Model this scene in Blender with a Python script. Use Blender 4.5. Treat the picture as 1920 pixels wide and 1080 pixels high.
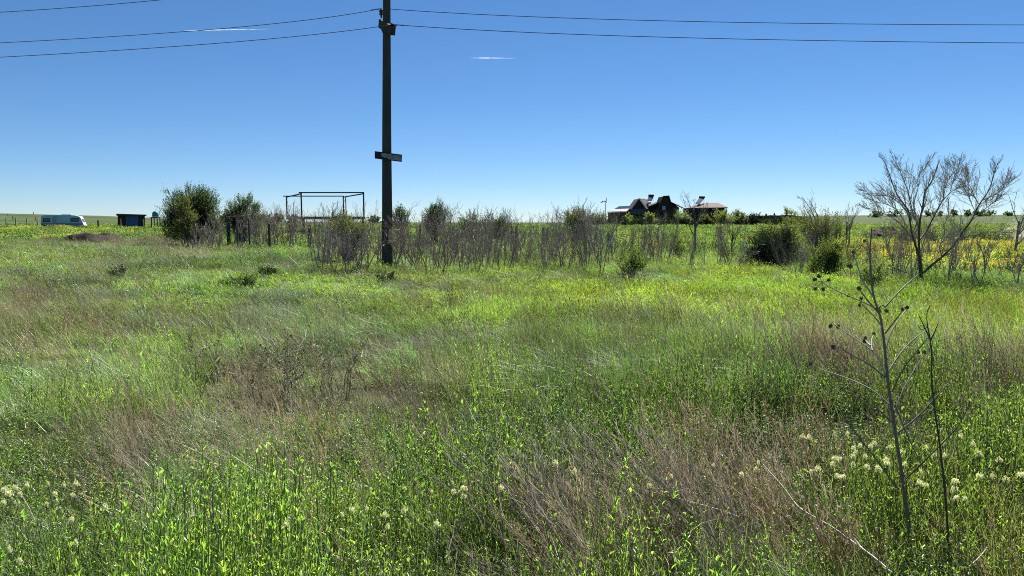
import bpy, math, random
import numpy as np
from mathutils import Vector

for o in list(bpy.data.objects):
    bpy.data.objects.remove(o, do_unlink=True)
SC = bpy.context.scene
COL = SC.collection
R = math.radians

# ------------------------------------------------------------------ camera
CAM_H, PITCH, FPX = 1.65, R(5.27), 1387.0
cam_d = bpy.data.cameras.new('camera')
cam_d.lens = 26.0
cam_d.sensor_width = 36.0
cam_d.clip_start = 0.05
cam_d.clip_end = 30000
cam = bpy.data.objects.new('camera', cam_d)
COL.objects.link(cam)
cam.location = (0, 0, CAM_H)
cam.rotation_euler = (R(90) - PITCH, 0, 0)
SC.camera = cam

# ------------------------------------------------------------------ sky, sun, exposure
SUN_EL, SUN_AZ = R(47), R(21)          # azimuth measured from +Y towards +X
w = bpy.data.worlds.new('World')
SC.world = w
w.use_nodes = True
wn = w.node_tree
wn.nodes.clear()
sky = wn.nodes.new('ShaderNodeTexSky')
sky.sky_type = 'NISHITA'
sky.sun_disc = False
sky.sun_elevation = SUN_EL
sky.sun_rotation = SUN_AZ
sky.altitude = 3000
sky.air_density = 1.0
sky.dust_density = 0.0
sky.ozone_density = 8.0
hsv = wn.nodes.new('ShaderNodeHueSaturation')
hsv.inputs['Saturation'].default_value = 1.1
bg = wn.nodes.new('ShaderNodeBackground')
bg.inputs['Strength'].default_value = 0.061
wo = wn.nodes.new('ShaderNodeOutputWorld')
wn.links.new(sky.outputs[0], hsv.inputs['Color'])
gam = wn.nodes.new('ShaderNodeGamma')
gam.inputs['Gamma'].default_value = 0.9
wn.links.new(hsv.outputs[0], gam.inputs['Color'])
wn.links.new(gam.outputs[0], bg.inputs['Color'])
wn.links.new(bg.outputs[0], wo.inputs['Surface'])
sun_d = bpy.data.lights.new('sun', 'SUN')
sun_d.energy = 5.0
sun_d.angle = R(0.53)
sun_d.color = (1.0, 0.95, 0.86)
sun = bpy.data.objects.new('sun', sun_d)
COL.objects.link(sun)
sdir = Vector((math.sin(SUN_AZ) * math.cos(SUN_EL), math.cos(SUN_AZ) * math.cos(SUN_EL), math.sin(SUN_EL)))
sun.rotation_euler = sdir.to_track_quat('Z', 'Y').to_euler()
sun.location = sdir * 50
vs = SC.view_settings
vs.view_transform = 'Standard'
vs.look = 'None'
vs.gamma = 1
vs.exposure = 1.1
vs.use_curve_mapping = False
cy = SC.cycles
cy.use_denoising = False
cy.filter_width = 1.0
cy.max_bounces = 8
cy.diffuse_bounces = 5
cy.glossy_bounces = 2
cy.transmission_bounces = 4
cy.transparent_max_bounces = 6
cy.caustics_reflective = False
cy.caustics_refractive = False
cy.sample_clamp_indirect = 6

# ------------------------------------------------------------------ projection helpers (pixels of the 1920x1080 photo)
cP, sP = math.cos(PITCH), math.sin(PITCH)

def ray(x, y):
    u, v = (x - 960) / FPX, (540 - y) / FPX
    return Vector((u, cP + v * sP, -sP + v * cP))

def at(x, y, Y):
    r = ray(x, y)
    return Vector((0, 0, CAM_H)) + r * (Y / r.y)

def to_px(X, Y, Z):
    dz = Z - CAM_H
    f = Y * cP - dz * sP
    v = Y * sP + dz * cP
    f = np.maximum(f, 0.05)
    return 960 + FPX * X / f, 540 - FPX * v / f

# ------------------------------------------------------------------ noise and terrain
_tab = np.random.RandomState(5).rand(256, 256)

def vnoise(X, Y, s, seed=0):
    x = np.asarray(X, float) / s + seed * 17.31 + 1000
    y = np.asarray(Y, float) / s + seed * 7.77 + 1000
    xi, yi = np.floor(x).astype(int), np.floor(y).astype(int)
    fx, fy = x - xi, y - yi
    fx = fx * fx * (3 - 2 * fx)
    fy = fy * fy * (3 - 2 * fy)
    g = lambda a, b: _tab[a % 256, b % 256]
    return (g(xi, yi) * (1 - fx) + g(xi + 1, yi) * fx) * (1 - fy) + (g(xi, yi + 1) * (1 - fx) + g(xi + 1, yi + 1) * fx) * fy

def fbm(X, Y, s, seed=0, o=3):
    t, a, n = 0, 1.0, 0
    for k in range(o):
        t = t + a * vnoise(X, Y, s / 2 ** k, seed + k)
        n += a
        a *= 0.55
    return t / n

def sstep(a, b, x):
    t = np.clip((np.asarray(x, float) - a) / (b - a), 0, 1)
    return t * t * (3 - 2 * t)

def gh(X, Y):
    X = np.asarray(X, float)
    Y = np.asarray(Y, float)
    D = np.hypot(X, Y)
    u = np.where(Y > 1, X / np.maximum(Y, 1), np.sign(X) * 2)
    h = (fbm(X, Y, 3.0, 1) - .5) * .16 * sstep(1, 4, D) * (1 - sstep(60, 120, D))
    far = np.interp(u, [-1.2, -.72, -.55, -.4, -.2, .12, .33, .45, .8], [8, 6.6, 4.6, 1.0, -.9, -.9, 4.6, 5.2, 5.6])
    far = far + (fbm(X, Y, 260, 9) - .5) * 1.0
    h = h + far * sstep(190, 700, D) - np.maximum(D - 750, 0) * .012
    return h

def ghs(x, y):
    return float(gh(np.array([x]), np.array([y]))[0])

def on_ground(x, y):
    r = ray(x, y)
    z = 0.0
    for _ in range(8):
        t = (z - CAM_H) / r.z
        p = Vector((0, 0, CAM_H)) + r * t
        z = ghs(p.x, p.y)
    return Vector((p.x, p.y, z))

# ------------------------------------------------------------------ materials
def newmat(name):
    m = bpy.data.materials.new(name)
    m.use_nodes = True
    nt = m.node_tree
    nt.nodes.clear()
    out = nt.nodes.new('ShaderNodeOutputMaterial')
    return m, nt, out

def nd(nt, t, **kw):
    n = nt.nodes.new(t)
    for k, v in kw.items():
        setattr(n, k, v)
    return n

def mixcol(nt, fac, a, b, mode='MIX'):
    n = nd(nt, 'ShaderNodeMix', data_type='RGBA', blend_type=mode)
    for s, v in ((n.inputs[0], fac), (n.inputs[6], a), (n.inputs[7], b)):
        if hasattr(v, 'is_output'):
            nt.links.new(v, s)
        elif isinstance(v, (int, float)):
            s.default_value = v
        else:
            s.default_value = (*v, 1)
    return n.outputs[2]

def leafmat(name, a, b, ta=None, tb=None, tmix=.5, gloss=.06, rough=.38, inst=False):
    """thin leaf: diffuse + translucent + a little gloss; 'shade' runs a..b per leaf, 'tint' per clump"""
    m, nt, out = newmat(name)
    L = nt.links.new
    sh = nd(nt, 'ShaderNodeAttribute', attribute_name='shade')
    ta = ta or tuple(min(1, c * 1.3) for c in a)
    tb = tb or tuple(min(1, c * 1.3) for c in b)
    c1 = mixcol(nt, sh.outputs['Fac'], a, b)
    c2 = mixcol(nt, sh.outputs['Fac'], ta, tb)
    if inst:
        ti = nd(nt, 'ShaderNodeAttribute', attribute_name='tint', attribute_type='INSTANCER')
        c1 = mixcol(nt, 1.0, c1, ti.outputs['Color'], 'MULTIPLY')
        c2 = mixcol(nt, 1.0, c2, ti.outputs['Color'], 'MULTIPLY')
    d = nd(nt, 'ShaderNodeBsdfDiffuse')
    t = nd(nt, 'ShaderNodeBsdfTranslucent')
    g = nd(nt, 'ShaderNodeBsdfGlossy')
    g.inputs['Roughness'].default_value = rough
    g.inputs['Color'].default_value = (1, 1, 1, 1)
    L(c1, d.inputs['Color'])
    L(c2, t.inputs['Color'])
    x = nd(nt, 'ShaderNodeMixShader')
    x.inputs[0].default_value = tmix
    L(d.outputs[0], x.inputs[1])
    L(t.outputs[0], x.inputs[2])
    y = nd(nt, 'ShaderNodeMixShader')
    y.inputs[0].default_value = gloss
    L(x.outputs[0], y.inputs[1])
    L(g.outputs[0], y.inputs[2])
    L(y.outputs[0], out.inputs['Surface'])
    return m

def surf(name, a, b=None, scale=8, rough=.8, metal=0, detail=4, bump=.0, stretch=(1, 1, 1), spec=.3, coord='Object'):
    """noise-mottled surface"""
    m, nt, out = newmat(name)
    L = nt.links.new
    p = nd(nt, 'ShaderNodeBsdfPrincipled')
    p.inputs['Roughness'].default_value = rough
    p.inputs['Metallic'].default_value = metal
    p.inputs['Specular IOR Level'].default_value = spec
    tc = nd(nt, 'ShaderNodeTexCoord')
    mp = nd(nt, 'ShaderNodeMapping')
    mp.inputs['Scale'].default_value = stretch
    L(tc.outputs[coord], mp.inputs['Vector'])
    n = nd(nt, 'ShaderNodeTexNoise')
    n.inputs['Scale'].default_value = scale
    n.inputs['Detail'].default_value = detail
    L(mp.outputs[0], n.inputs['Vector'])
    rp = nd(nt, 'ShaderNodeMapRange')
    rp.inputs[1].default_value = .3
    rp.inputs[2].default_value = .7
    L(n.outputs['Fac'], rp.inputs[0])
    c = mixcol(nt, rp.outputs[0], a, b or tuple(v * .7 for v in a))
    L(c, p.inputs['Base Color'])
    if bump:
        bp = nd(nt, 'ShaderNodeBump')
        bp.inputs['Strength'].default_value = bump
        bp.inputs['Distance'].default_value = .02
        L(n.outputs['Fac'], bp.inputs['Height'])
        L(bp.outputs[0], p.inputs['Normal'])
    L(p.outputs[0], out.inputs['Surface'])
    return m

def barkmat(name, a, b):
    m, nt, out = newmat(name)
    L = nt.links.new
    sh = nd(nt, 'ShaderNodeAttribute', attribute_name='shade')
    c = mixcol(nt, sh.outputs['Fac'], a, b)
    p = nd(nt, 'ShaderNodeBsdfPrincipled')
    p.inputs['Roughness'].default_value = .6
    p.inputs['Specular IOR Level'].default_value = .4
    L(c, p.inputs['Base Color'])
    L(p.outputs[0], out.inputs['Surface'])
    return m

# ------------------------------------------------------------------ mesh builder
def nrm(v):
    return v / np.maximum(np.linalg.norm(v, axis=-1, keepdims=True), 1e-9)

class MB:
    def __init__(s):
        s.v, s.q, s.t, s.sh, s.qm, s.tm, s.n = [], [], [], [], [], [], 0

    def _add(s, V, Q=None, T=None, sh=.5, mat=0):
        V = np.asarray(V, float).reshape(-1, 3)
        if Q is not None and len(Q):
            Q = np.asarray(Q, int).reshape(-1, 4)
            s.q.append(Q + s.n)
            s.qm.append(np.full(len(Q), mat))
        if T is not None and len(T):
            T = np.asarray(T, int).reshape(-1, 3)
            s.t.append(T + s.n)
            s.tm.append(np.full(len(T), mat))
        s.v.append(V)
        s.sh.append(np.broadcast_to(np.asarray(sh, float), (len(V),)).copy())
        s.n += len(V)

    def tube(s, P, r, n=5, sh=.5, mat=0, cap=True):
        P = np.asarray([tuple(p) for p in P], float)
        k = len(P)
        r = np.broadcast_to(np.asarray(r, float), (k,))
        T = np.gradient(P, axis=0)
        T = nrm(T)
        m = nrm((P[-1] - P[0])[None])[0]
        ref = np.array([0, 0, 1.]) if abs(m[2]) < .8 else np.array([0, 1., 0])
        U = nrm(np.cross(T, ref))
        W = np.cross(T, U)
        a = np.arange(n) * 2 * math.pi / n
        V = P[:, None] + r[:, None, None] * (U[:, None] * np.cos(a)[None, :, None] + W[:, None] * np.sin(a)[None, :, None])
        i = np.arange(k - 1)[:, None] * n
        j = np.arange(n)[None]
        j2 = (j + 1) % n
        Q = np.stack([i + j, i + j2, i + n + j2, i + n + j], -1).reshape(-1, 4)
        T3 = None
        V = V.reshape(-1, 3)
        if cap:
            V = np.vstack([V, P[0], P[-1]])
            b0, b1 = k * n, k * n + 1
            jj = np.arange(n)
            T3 = np.vstack([np.stack([jj * 0 + b0, (jj + 1) % n, jj], -1),
                            np.stack([jj * 0 + b1, (k - 1) * n + jj, (k - 1) * n + (jj + 1) % n], -1)])
        s._add(V, Q, T3, sh, mat)

    def ribbons(s, P, Wd, sh, mat=0):
        """P (n,k,3) centre lines, Wd (n,k,3) half width vectors"""
        n, k, _ = P.shape
        V = np.stack([P - Wd, P + Wd], 2).reshape(-1, 3)
        b = (np.arange(n) * 2 * k)[:, None] + (np.arange(k - 1) * 2)[None]
        Q = np.stack([b, b + 1, b + 3, b + 2], -1).reshape(-1, 4)
        s._add(V, Q, None, np.repeat(np.broadcast_to(sh, (n,)), 2 * k), mat)

    def leaves(s, P, Dv, Nv, ln, wd, sh, mat=0, fold=.25, droop=.25):
        """folded leaves: base P (n,3), axis Dv, normal Nv, length ln, width wd"""
        n = len(P)
        Dv, Nv = nrm(Dv), nrm(Nv)
        S = nrm(np.cross(Dv, Nv))
        Nv = np.cross(S, Dv)
        ts = np.array([0, .3, .65, 1.])
        ws = np.array([.12, 1., .8, .05])
        C = P[:, None] + Dv[:, None] * (ts[None, :, None] * ln[:, None, None]) - Nv[:, None] * (droop * ts[None, :, None] ** 2 * ln[:, None, None])
        off = S[:, None] * (ws[None, :, None] * wd[:, None, None])
        up = Nv[:, None] * (fold * ws[None, :, None] * wd[:, None, None])
        V = np.stack([C - off + up, C, C + off + up], 2).reshape(-1, 3)
        b = (np.arange(n) * 12)[:, None] + (np.arange(3) * 3)[None]
        Q = np.concatenate([np.stack([b, b + 1, b + 4, b + 3], -1), np.stack([b + 1, b + 2, b + 5, b + 4], -1)], 1).reshape(-1, 4)
        s._add(V, Q, None, np.repeat(np.broadcast_to(sh, (n,)), 12), mat)

    def rhombs(s, P, Dv, Nv, ln, wd, sh, mat=0):
        n = len(P)
        Dv = nrm(Dv)
        S = nrm(np.cross(Dv, Nv))
        ln, wd = ln[:, None], wd[:, None]
        V = np.stack([P, P + Dv * ln * .45 + S * wd, P + Dv * ln, P + Dv * ln * .45 - S * wd], 1).reshape(-1, 3)
        Q = np.arange(4 * n).reshape(-1, 4)
        s._add(V, Q, None, np.repeat(np.broadcast_to(sh, (n,)), 4), mat)

    def hexa(s, c, sh=.5, mat=0):
        """8 corners: bottom 4 (ccw) then top 4"""
        s._add([tuple(p) for p in c], [(3, 2, 1, 0), (4, 5, 6, 7), (0, 1, 5, 4), (1, 2, 6, 5), (2, 3, 7, 6), (3, 0, 4, 7)], None, sh, mat)

    def box(s, c, d, rz=0, sh=.5, mat=0):
        x, y, z = d[0] / 2, d[1] / 2, d[2] / 2
        ca, sa = math.cos(rz), math.sin(rz)
        pts = []
        for zz in (-z, z):
            for xx, yy in ((-x, -y), (x, -y), (x, y), (-x, y)):
                pts.append((c[0] + xx * ca - yy * sa, c[1] + xx * sa + yy * ca, c[2] + zz))
        s.hexa(pts, sh, mat)

    def prism(s, poly, ext, sh=.5, mat=0):
        """polygon of 3-D points extruded by vector ext (fan capped)"""
        n = len(poly)
        A = [Vector(p) for p in poly]
        B = [p + Vector(ext) for p in A]
        ca = sum(A, Vector()) / n
        cb = sum(B, Vector()) / n
        V = [tuple(p) for p in A + B + [ca, cb]]
        Q = [(i, (i + 1) % n, n + (i + 1) % n, n + i) for i in range(n)]
        T = [((i + 1) % n, i, 2 * n) for i in range(n)] + [(n + i, n + (i + 1) % n, 2 * n + 1) for i in range(n)]
        s._add(V, Q, T, sh, mat)

    def slab(s, quad, th, sh=.5, mat=0):
        """quad of 4 points thickened downwards by th along its normal"""
        q = [Vector(p) for p in quad]
        nn = (q[1] - q[0]).cross(q[3] - q[0]).normalized()
        if nn.z < 0:
            nn = -nn
        s.hexa([p - nn * th for p in q] + q, sh, mat)

    def mesh(s, name, mats, smooth=False):
        me = bpy.data.meshes.new(name)
        V = np.vstack(s.v)
        Q = np.vstack(s.q) if s.q else np.zeros((0, 4), int)
        T = np.vstack(s.t) if s.t else np.zeros((0, 3), int)
        me.vertices.add(len(V))
        me.vertices.foreach_set('co', V.astype(np.float32).ravel())
        nl = Q.size + T.size
        me.loops.add(nl)
        me.loops.foreach_set('vertex_index', np.concatenate([Q.ravel(), T.ravel()]).astype(np.int32))
        me.polygons.add(len(Q) + len(T))
        st = np.concatenate([np.arange(len(Q)) * 4, Q.size + np.arange(len(T)) * 3]).astype(np.int32)
        me.polygons.foreach_set('loop_start', st)
        mi = np.concatenate((s.qm or [np.zeros(0)]) + (s.tm or [np.zeros(0)])).astype(np.int32)
        me.polygons.foreach_set('material_index', mi)
        me.polygons.foreach_set('use_smooth', np.full(len(Q) + len(T), smooth))
        at_ = me.attributes.new('shade', 'FLOAT', 'POINT')
        at_.data.foreach_set('value', np.concatenate(s.sh).astype(np.float32))
        for m in (mats if isinstance(mats, (list, tuple)) else [mats]):
            me.materials.append(m)
        me.update(calc_edges=True)
        return me

    def build(s, name, mats, parent=None, smooth=False, loc=None):
        o = bpy.data.objects.new(name, s.mesh(name, mats, smooth))
        COL.objects.link(o)
        if parent is not None:
            o.parent = parent
        if loc is not None:
            o.location = loc
        return o

def tag(o, label=None, cat=None, group=None, kind=None):
    if label: o['label'] = label
    if cat: o['category'] = cat
    if group: o['group'] = group
    if kind: o['kind'] = kind
    return o

def thing(name, label, cat, loc=(0, 0, 0), rz=0, group=None, scale=1):
    o = bpy.data.objects.new(name, None)
    COL.objects.link(o)
    o.empty_display_size = .1
    o.location = loc
    o.rotation_euler = (0, 0, rz)
    o.scale = (scale, scale, scale) if not isinstance(scale, tuple) else scale
    return tag(o, label, cat, group)

def copy_tree(o, parent=None):
    c = o.copy()
    COL.objects.link(c)
    if parent is not None:
        c.parent = parent
    for ch in list(o.children):
        copy_tree(ch, c)
    return c

def rel(root, P):
    return [Vector(p) - Vector(root) for p in P]
def wbuild(mb, name, mats, root, smooth=False):
    """mesh given in world coordinates, stored relative to its (unrotated) root"""
    off = np.array(tuple(root.location)) if root is not None else np.zeros(3)
    mb.v = [v - off for v in mb.v]
    return mb.build(name, mats, root, smooth)

# ------------------------------------------------------------------ land cover
UB = [-1.2, -.7, -.45, -.41, -.3, .1, .16, .4, .46, .52, .7, 1.2]
YB = [50, 52, 54, 46, 44, 40, 38, 34, 26, 21.2, 20.6, 20]

def field_mask(X, Y):
    u = X / np.maximum(Y, 1)
    yb = np.interp(u, UB, YB) + (vnoise(X, Y, 2.5, 31) - .5) * 2.5
    return (Y > yb) & (Y > 10)

def blob(px, py, cx, cy, rx, ry):
    return np.exp(-(((px - cx) / rx) ** 2 + ((py - cy) / ry) ** 2))

def cover(X, Y):
    px, py = to_px(X, Y, 0.12)
    dry = .62 * sstep(.50, .72, fbm(X, Y * 1.25, 2.3, 11, 4))
    for b in ((80, 600, 150, 40, .6), (500, 700, 120, 50, .5), (290, 800, 110, 40, .65), (340, 520, 80, 30, .4), (930, 610, 120, 35, .4),
              (690, 650, 90, 50, .6), (1300, 1010, 330, 110, 1.1), (1150, 690, 300, 40, .4), (1620, 700, 160, 40, 1.0), (1870, 700, 90, 50, 1.1), (620, 900, 110, 60, .6),
              (330, 950, 110, 110, .5), (270, 452, 90, 18, 1.2), (420, 478, 130, 12, .5), (850, 720, 220, 45, .35), (60, 490, 160, 10, .3)):
        dry = dry + b[4] * blob(px, py, *b[:4])
    bright = sstep(.38, .6, fbm(X, Y, 5.5, 21)) * .6
    for b in ((1250, 550, 560, 55, .9), (1700, 600, 350, 60, .8), (760, 545, 330, 45, .5), (1850, 650, 150, 40, .6), (330, 655, 130, 60, .55), (1050, 650, 260, 30, .5)):
        bright = bright + b[4] * blob(px, py, *b[:4])
    leafy = 1.1 * sstep(740, 870, py) + 1.0 * blob(px, py, 1750, 880, 320, 150) + .4 * blob(px, py, 1150, 800, 260, 50)
    leafy = leafy - .9 * blob(px, py, 1300, 1020, 260, 100) - .5 * blob(px, py, 330, 880, 160, 100) - .35 * blob(px, py, 560, 850, 180, 60)
    leafy = leafy * (.45 + 1.1 * sstep(.36, .6, fbm(X, Y, 1.1, 41)))
    dry = dry * (1 - .75 * ((Y > 19) & (X > -7.5) & (X < 16)))
    return px, py, np.clip(dry, 0, 1.4), np.clip(bright, 0, 1.3), np.clip(leafy, 0, 1.4)

# ------------------------------------------------------------------ ground sheet
def make_ground():
    rr = np.concatenate([[0.4], np.geomspace(.8, 9000, 210)])
    th = np.concatenate([np.linspace(-50, 50, 260), np.linspace(50, 310, 110)[1:-1]]) * math.pi / 180
    Rg, Tg = np.meshgrid(rr, th, indexing='ij')
    X, Y = Rg * np.sin(Tg), Rg * np.cos(Tg)
    Z = gh(X, Y)
    nr, nt_ = X.shape
    V = np.stack([X, Y, Z], -1).reshape(-1, 3)
    V = np.vstack([V, [[0, 0, 0]]])
    i = np.arange(nr - 1)[:, None] * nt_
    j = np.arange(nt_)[None]
    j2 = (j + 1) % nt_
    Q = np.stack([i + j, i + nt_ + j, i + nt_ + j2, i + j2], -1).reshape(-1, 4)
    jj = np.arange(nt_)
    T = np.stack([jj * 0 + nr * nt_, jj, (jj + 1) % nt_], -1)
    mb = MB()
    mb._add(V, Q[:, ::-1], T[:, ::-1])
    # cover: 0 meadow thatch, 1 green crop, 2 far pasture
    x, y = V[:, 0], V[:, 1]
    D = np.hypot(x, y)
    fm = field_mask(x, y).astype(float)
    fm = np.maximum(fm, ((D > 60)).astype(float))
    n1 = fbm(x, y, 30, 51)
    soil = np.array([.105, .105, .052])
    crop = np.array([.095, .15, .026])
    past = np.array([.062, .088, .030])
    c = soil[None] * (.8 + .4 * fbm(x, y, 1.0, 61))[:, None]
    cr = crop[None] * (.8 + .4 * n1)[:, None]
    c = c * (1 - fm[:, None]) + cr * fm[:, None]
    k = sstep(170, 260, D)[:, None]
    strips = (.82 + .36 * vnoise(x * .15, y, 45, 71))[:, None]
    c = c * (1 - k) + past[None] * strips * k
    o = mb.build('ground', MAT_GROUND, None, True)
    ca = o.data.attributes.new('cover', 'FLOAT_COLOR', 'POINT')
    ca.data.foreach_set('color', np.hstack([c, np.ones((len(c), 1))]).astype(np.float32).ravel())
    return tag(o, kind='structure')

def ground_mat():
    m, nt, out = newmat('ground')
    L = nt.links.new
    a = nd(nt, 'ShaderNodeAttribute', attribute_name='cover')
    tc = nd(nt, 'ShaderNodeTexCoord')
    n = nd(nt, 'ShaderNodeTexNoise')
    n.inputs['Scale'].default_value = 2.2
    n.inputs['Detail'].default_value = 8
    L(tc.outputs['Object'], n.inputs['Vector'])
    n2 = nd(nt, 'ShaderNodeTexNoise')
    n2.inputs['Scale'].default_value = .06
    n2.inputs['Detail'].default_value = 6
    L(tc.outputs['Object'], n2.inputs['Vector'])
    mr = nd(nt, 'ShaderNodeMapRange')
    mr.inputs[1].default_value, mr.inputs[2].default_value = .3, .7
    mr.inputs[3].default_value, mr.inputs[4].default_value = .55, 1.4
    L(n.outputs['Fac'], mr.inputs[0])
    mr2 = nd(nt, 'ShaderNodeMapRange')
    mr2.inputs[1].default_value, mr2.inputs[2].default_value = .35, .65
    mr2.inputs[3].default_value, mr2.inputs[4].default_value = .8, 1.2
    L(n2.outputs['Fac'], mr2.inputs[0])
    mul = nd(nt, 'ShaderNodeMath', operation='MULTIPLY')
    L(mr.outputs[0], mul.inputs[0])
    L(mr2.outputs[0], mul.inputs[1])
    v = nd(nt, 'ShaderNodeVectorMath', operation='SCALE')
    L(a.outputs['Color'], v.inputs[0])
    L(mul.outputs[0], v.inputs['Scale'])
    p = nd(nt, 'ShaderNodeBsdfPrincipled')
    p.inputs['Roughness'].default_value = .95
    p.inputs['Specular IOR Level'].default_value = .1
    L(v.outputs[0], p.inputs['Base Color'])
    b = nd(nt, 'ShaderNodeBump')
    b.inputs['Strength'].default_value = .8
    b.inputs['Distance'].default_value = .06
    L(n.outputs['Fac'], b.inputs['Height'])
    L(b.outputs[0], p.inputs['Normal'])
    L(p.outputs[0], out.inputs['Surface'])
    return m

MAT_GROUND = ground_mat()
ground = make_ground()

# ------------------------------------------------------------------ small plants for the scatter
G = lambda *a, **k: leafmat(*a, inst=True, **k)
M_GRASS = G('grass_blade', (.054, .098, .028), (.098, .142, .055), (.152, .285, .038), (.25, .375, .085), tmix=.56, gloss=.03, rough=.45)
M_ARCH = G('arching_blade', (.050, .10, .036), (.085, .14, .060), (.11, .25, .035), (.20, .34, .07), tmix=.5, gloss=.06, rough=.45)
M_WEED = G('weed_leaf', (.052, .105, .022), (.090, .140, .036), (.19, .39, .030), (.34, .51, .075), tmix=.65, gloss=.04, rough=.42)
M_STEM = G('weed_stem', (.09, .14, .04), (.12, .16, .05), tmix=.2)
M_DRY = G('dry_stem', (.18, .15, .105), (.38, .33, .245), (.22, .175, .11), (.42, .35, .24), tmix=.38, gloss=.02, rough=.45)
M_BROWN = G('brown_stem', (.185, .155, .125), (.42, .365, .295), (.20, .165, .12), (.42, .355, .27), tmix=.3, gloss=.02, rough=.45)
M_TAN = G('straw', (.17, .15, .10), (.36, .32, .23), (.19, .16, .10), (.36, .31, .20), tmix=.38, gloss=.05, rough=.4)
M_CROP = G('crop_leaf', (.055, .105, .018), (.09, .14, .03), (.17, .30, .05), (.27, .38, .085), tmix=.52, gloss=.02, rough=.5)
M_YEL = G('yellow_petal', (.58, .50, .05), (.70, .62, .10), (.62, .54, .04), (.72, .64, .08), tmix=.5, gloss=.02)

def blades(mb, rng, n, rad, h0, h1, wid, lean, bend, mat=0, wind=(-.45, .05), k=5, sh0=0, sh1=1, droop=.45, square=True):
    if square:
        p = rng.uniform(-rad, rad, (n, 2))
    else:
        a, r = rng.uniform(0, 6.28, n), rad * rng.uniform(0, 1, n) ** .6
        p = np.stack([r * np.cos(a), r * np.sin(a)], 1)
    h = rng.uniform(h0, h1, n)
    a = rng.uniform(0, 6.28, n)
    d = np.stack([np.cos(a), np.sin(a)], 1) * rng.uniform(.2, 1, n)[:, None] + np.array(wind)
    ln = lean * rng.uniform(.3, 1.2, n)
    bd = bend * rng.uniform(.3, 1.3, n)
    t = np.linspace(0, 1, k)
    hor = (ln[:, None] * t[None] + bd[:, None] * t[None] ** 2) * h[:, None]
    z = h[:, None] * (t[None] - droop * bd[:, None] * t[None] ** 2.2) - .02
    P = np.concatenate([p[:, None] + d[:, None] * hor[..., None], z[..., None]], -1)
    b = a + rng.uniform(-.9, .9, n) + 1.57
    prof = np.maximum((1 - t) ** .7, .04) * np.minimum(1, .55 + t * 1.6)
    wv = np.stack([np.cos(b), np.sin(b), rng.uniform(-.35, .35, n)], 1) * (wid * rng.uniform(.6, 1.3, n))[:, None]
    mb.ribbons(P, wv[:, None] * prof[None, :, None], rng.uniform(sh0, sh1, n), mat)
    return P

def tufts(mb, rng, ntuft, per, area, h0, h1, wid, lean, bend, mat=0, k=4, spread=.035):
    # blades fanning out of separate tuft bases, leaving dark gaps between them
    for _ in range(ntuft):
        m_ = MB()
        c = rng.uniform(-area, area, 2)
        f = rng.uniform(.65, 1.15)
        P = blades(m_, rng, per, spread, h0 * f, h1 * f, wid, lean, bend, mat, wind=(-.35, .03), k=k, sh0=rng.uniform(0, .4), sh1=rng.uniform(.5, 1), square=False)
        mb._add(np.vstack(m_.v) + np.array([c[0], c[1], 0]), np.vstack(m_.q), None, np.concatenate(m_.sh), mat)

def weed(mb, rng, x, y, h, nl, ll, wind=-.12, stem=True):
    a = rng.uniform(0, 6.28)
    ln = rng.uniform(0, .15)
    top = np.array([x + h * (ln * math.cos(a) + wind), y + h * ln * math.sin(a), h])
    base = np.array([x, y, -.02])
    t = np.sort(rng.uniform(.12, 1.0, nl))
    P = base + (top - base) * t[:, None]
    an = rng.uniform(0, 6.28) + np.arange(nl) * 2.4 + rng.uniform(-.3, .3, nl)
    el = rng.uniform(.15, 1.2, nl) + .35 * t
    D = np.stack([np.cos(an) * np.cos(el), np.sin(an) * np.cos(el), np.sin(el)], 1)
    N = np.stack([-np.cos(an) * np.sin(el), -np.sin(an) * np.sin(el), np.cos(el)], 1) + rng.normal(0, .35, (nl, 3))
    l = ll * rng.uniform(.55, 1.15, nl) * (1.1 - .45 * t)
    mb.leaves(P, D, N, l, l * rng.uniform(.11, .22, nl), rng.uniform(0, 1, nl), 0, fold=.35, droop=.22)
    if stem:
        mb.tube([base, (base + top) / 2, top], [.0022, .0018, .0012], 3, .5, 1, cap=False)
    return top

def dry_stalk(mb, rng, x, y, h, lean, wid=.0011, mat=0, twig=5, seeds=True, wind=-.42):
    a = rng.normal(0, .5)
    dx, dy = wind * lean * rng.uniform(.3, 1.6) + .08 * rng.normal(), .15 * math.sin(a) * rng.uniform(0, 1)
    c = rng.normal(0, .05)
    t = np.linspace(0, 1, 5)
    P = np.stack([x + h * (dx * t + c * t ** 2), y + h * (dy * t), h * t * (1 - .15 * t * abs(dx)) - .02], 1)
    s = rng.uniform(0, 1)
    mb.tube(P, wid * (1.25 - .8 * t), 3, s, mat, cap=False)
    if twig:
        n = rng.randint(max(1, twig - 2), twig + 3)
        ts = rng.uniform(.4, .98, n)
        B = np.stack([np.interp(ts, t, P[:, k]) for k in range(3)], 1)
        an = rng.uniform(0, 6.28, n)
        D = np.stack([np.cos(an) * .45 + dx, np.sin(an) * .45, np.ones(n)], 1)
        L_ = h * rng.uniform(.06, .2, n)
        E = B + nrm(D) * L_[:, None]
        Pm = np.stack([B, (B + E) / 2 + rng.normal(0, .004, (n, 3)), E], 1)
        S = np.zeros((n, 3, 3))
        S[:, :, 0] = wid * .8
        mb.ribbons(Pm, S, np.full(n, s), mat)
        if seeds:
            m = n * 2
            q = rng.uniform(.4, 1, (m, 1))
            C = np.repeat(B, 2, 0) * (1 - q) + np.repeat(E, 2, 0) * q
            mb.rhombs(C, rng.normal(0, 1, (m, 3)) + [0, 0, .6], rng.normal(0, 1, (m, 3)), rng.uniform(.005, .011, m), rng.uniform(.0015, .003, m), rng.uniform(0, 1, m), mat)

HID = {}

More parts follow.
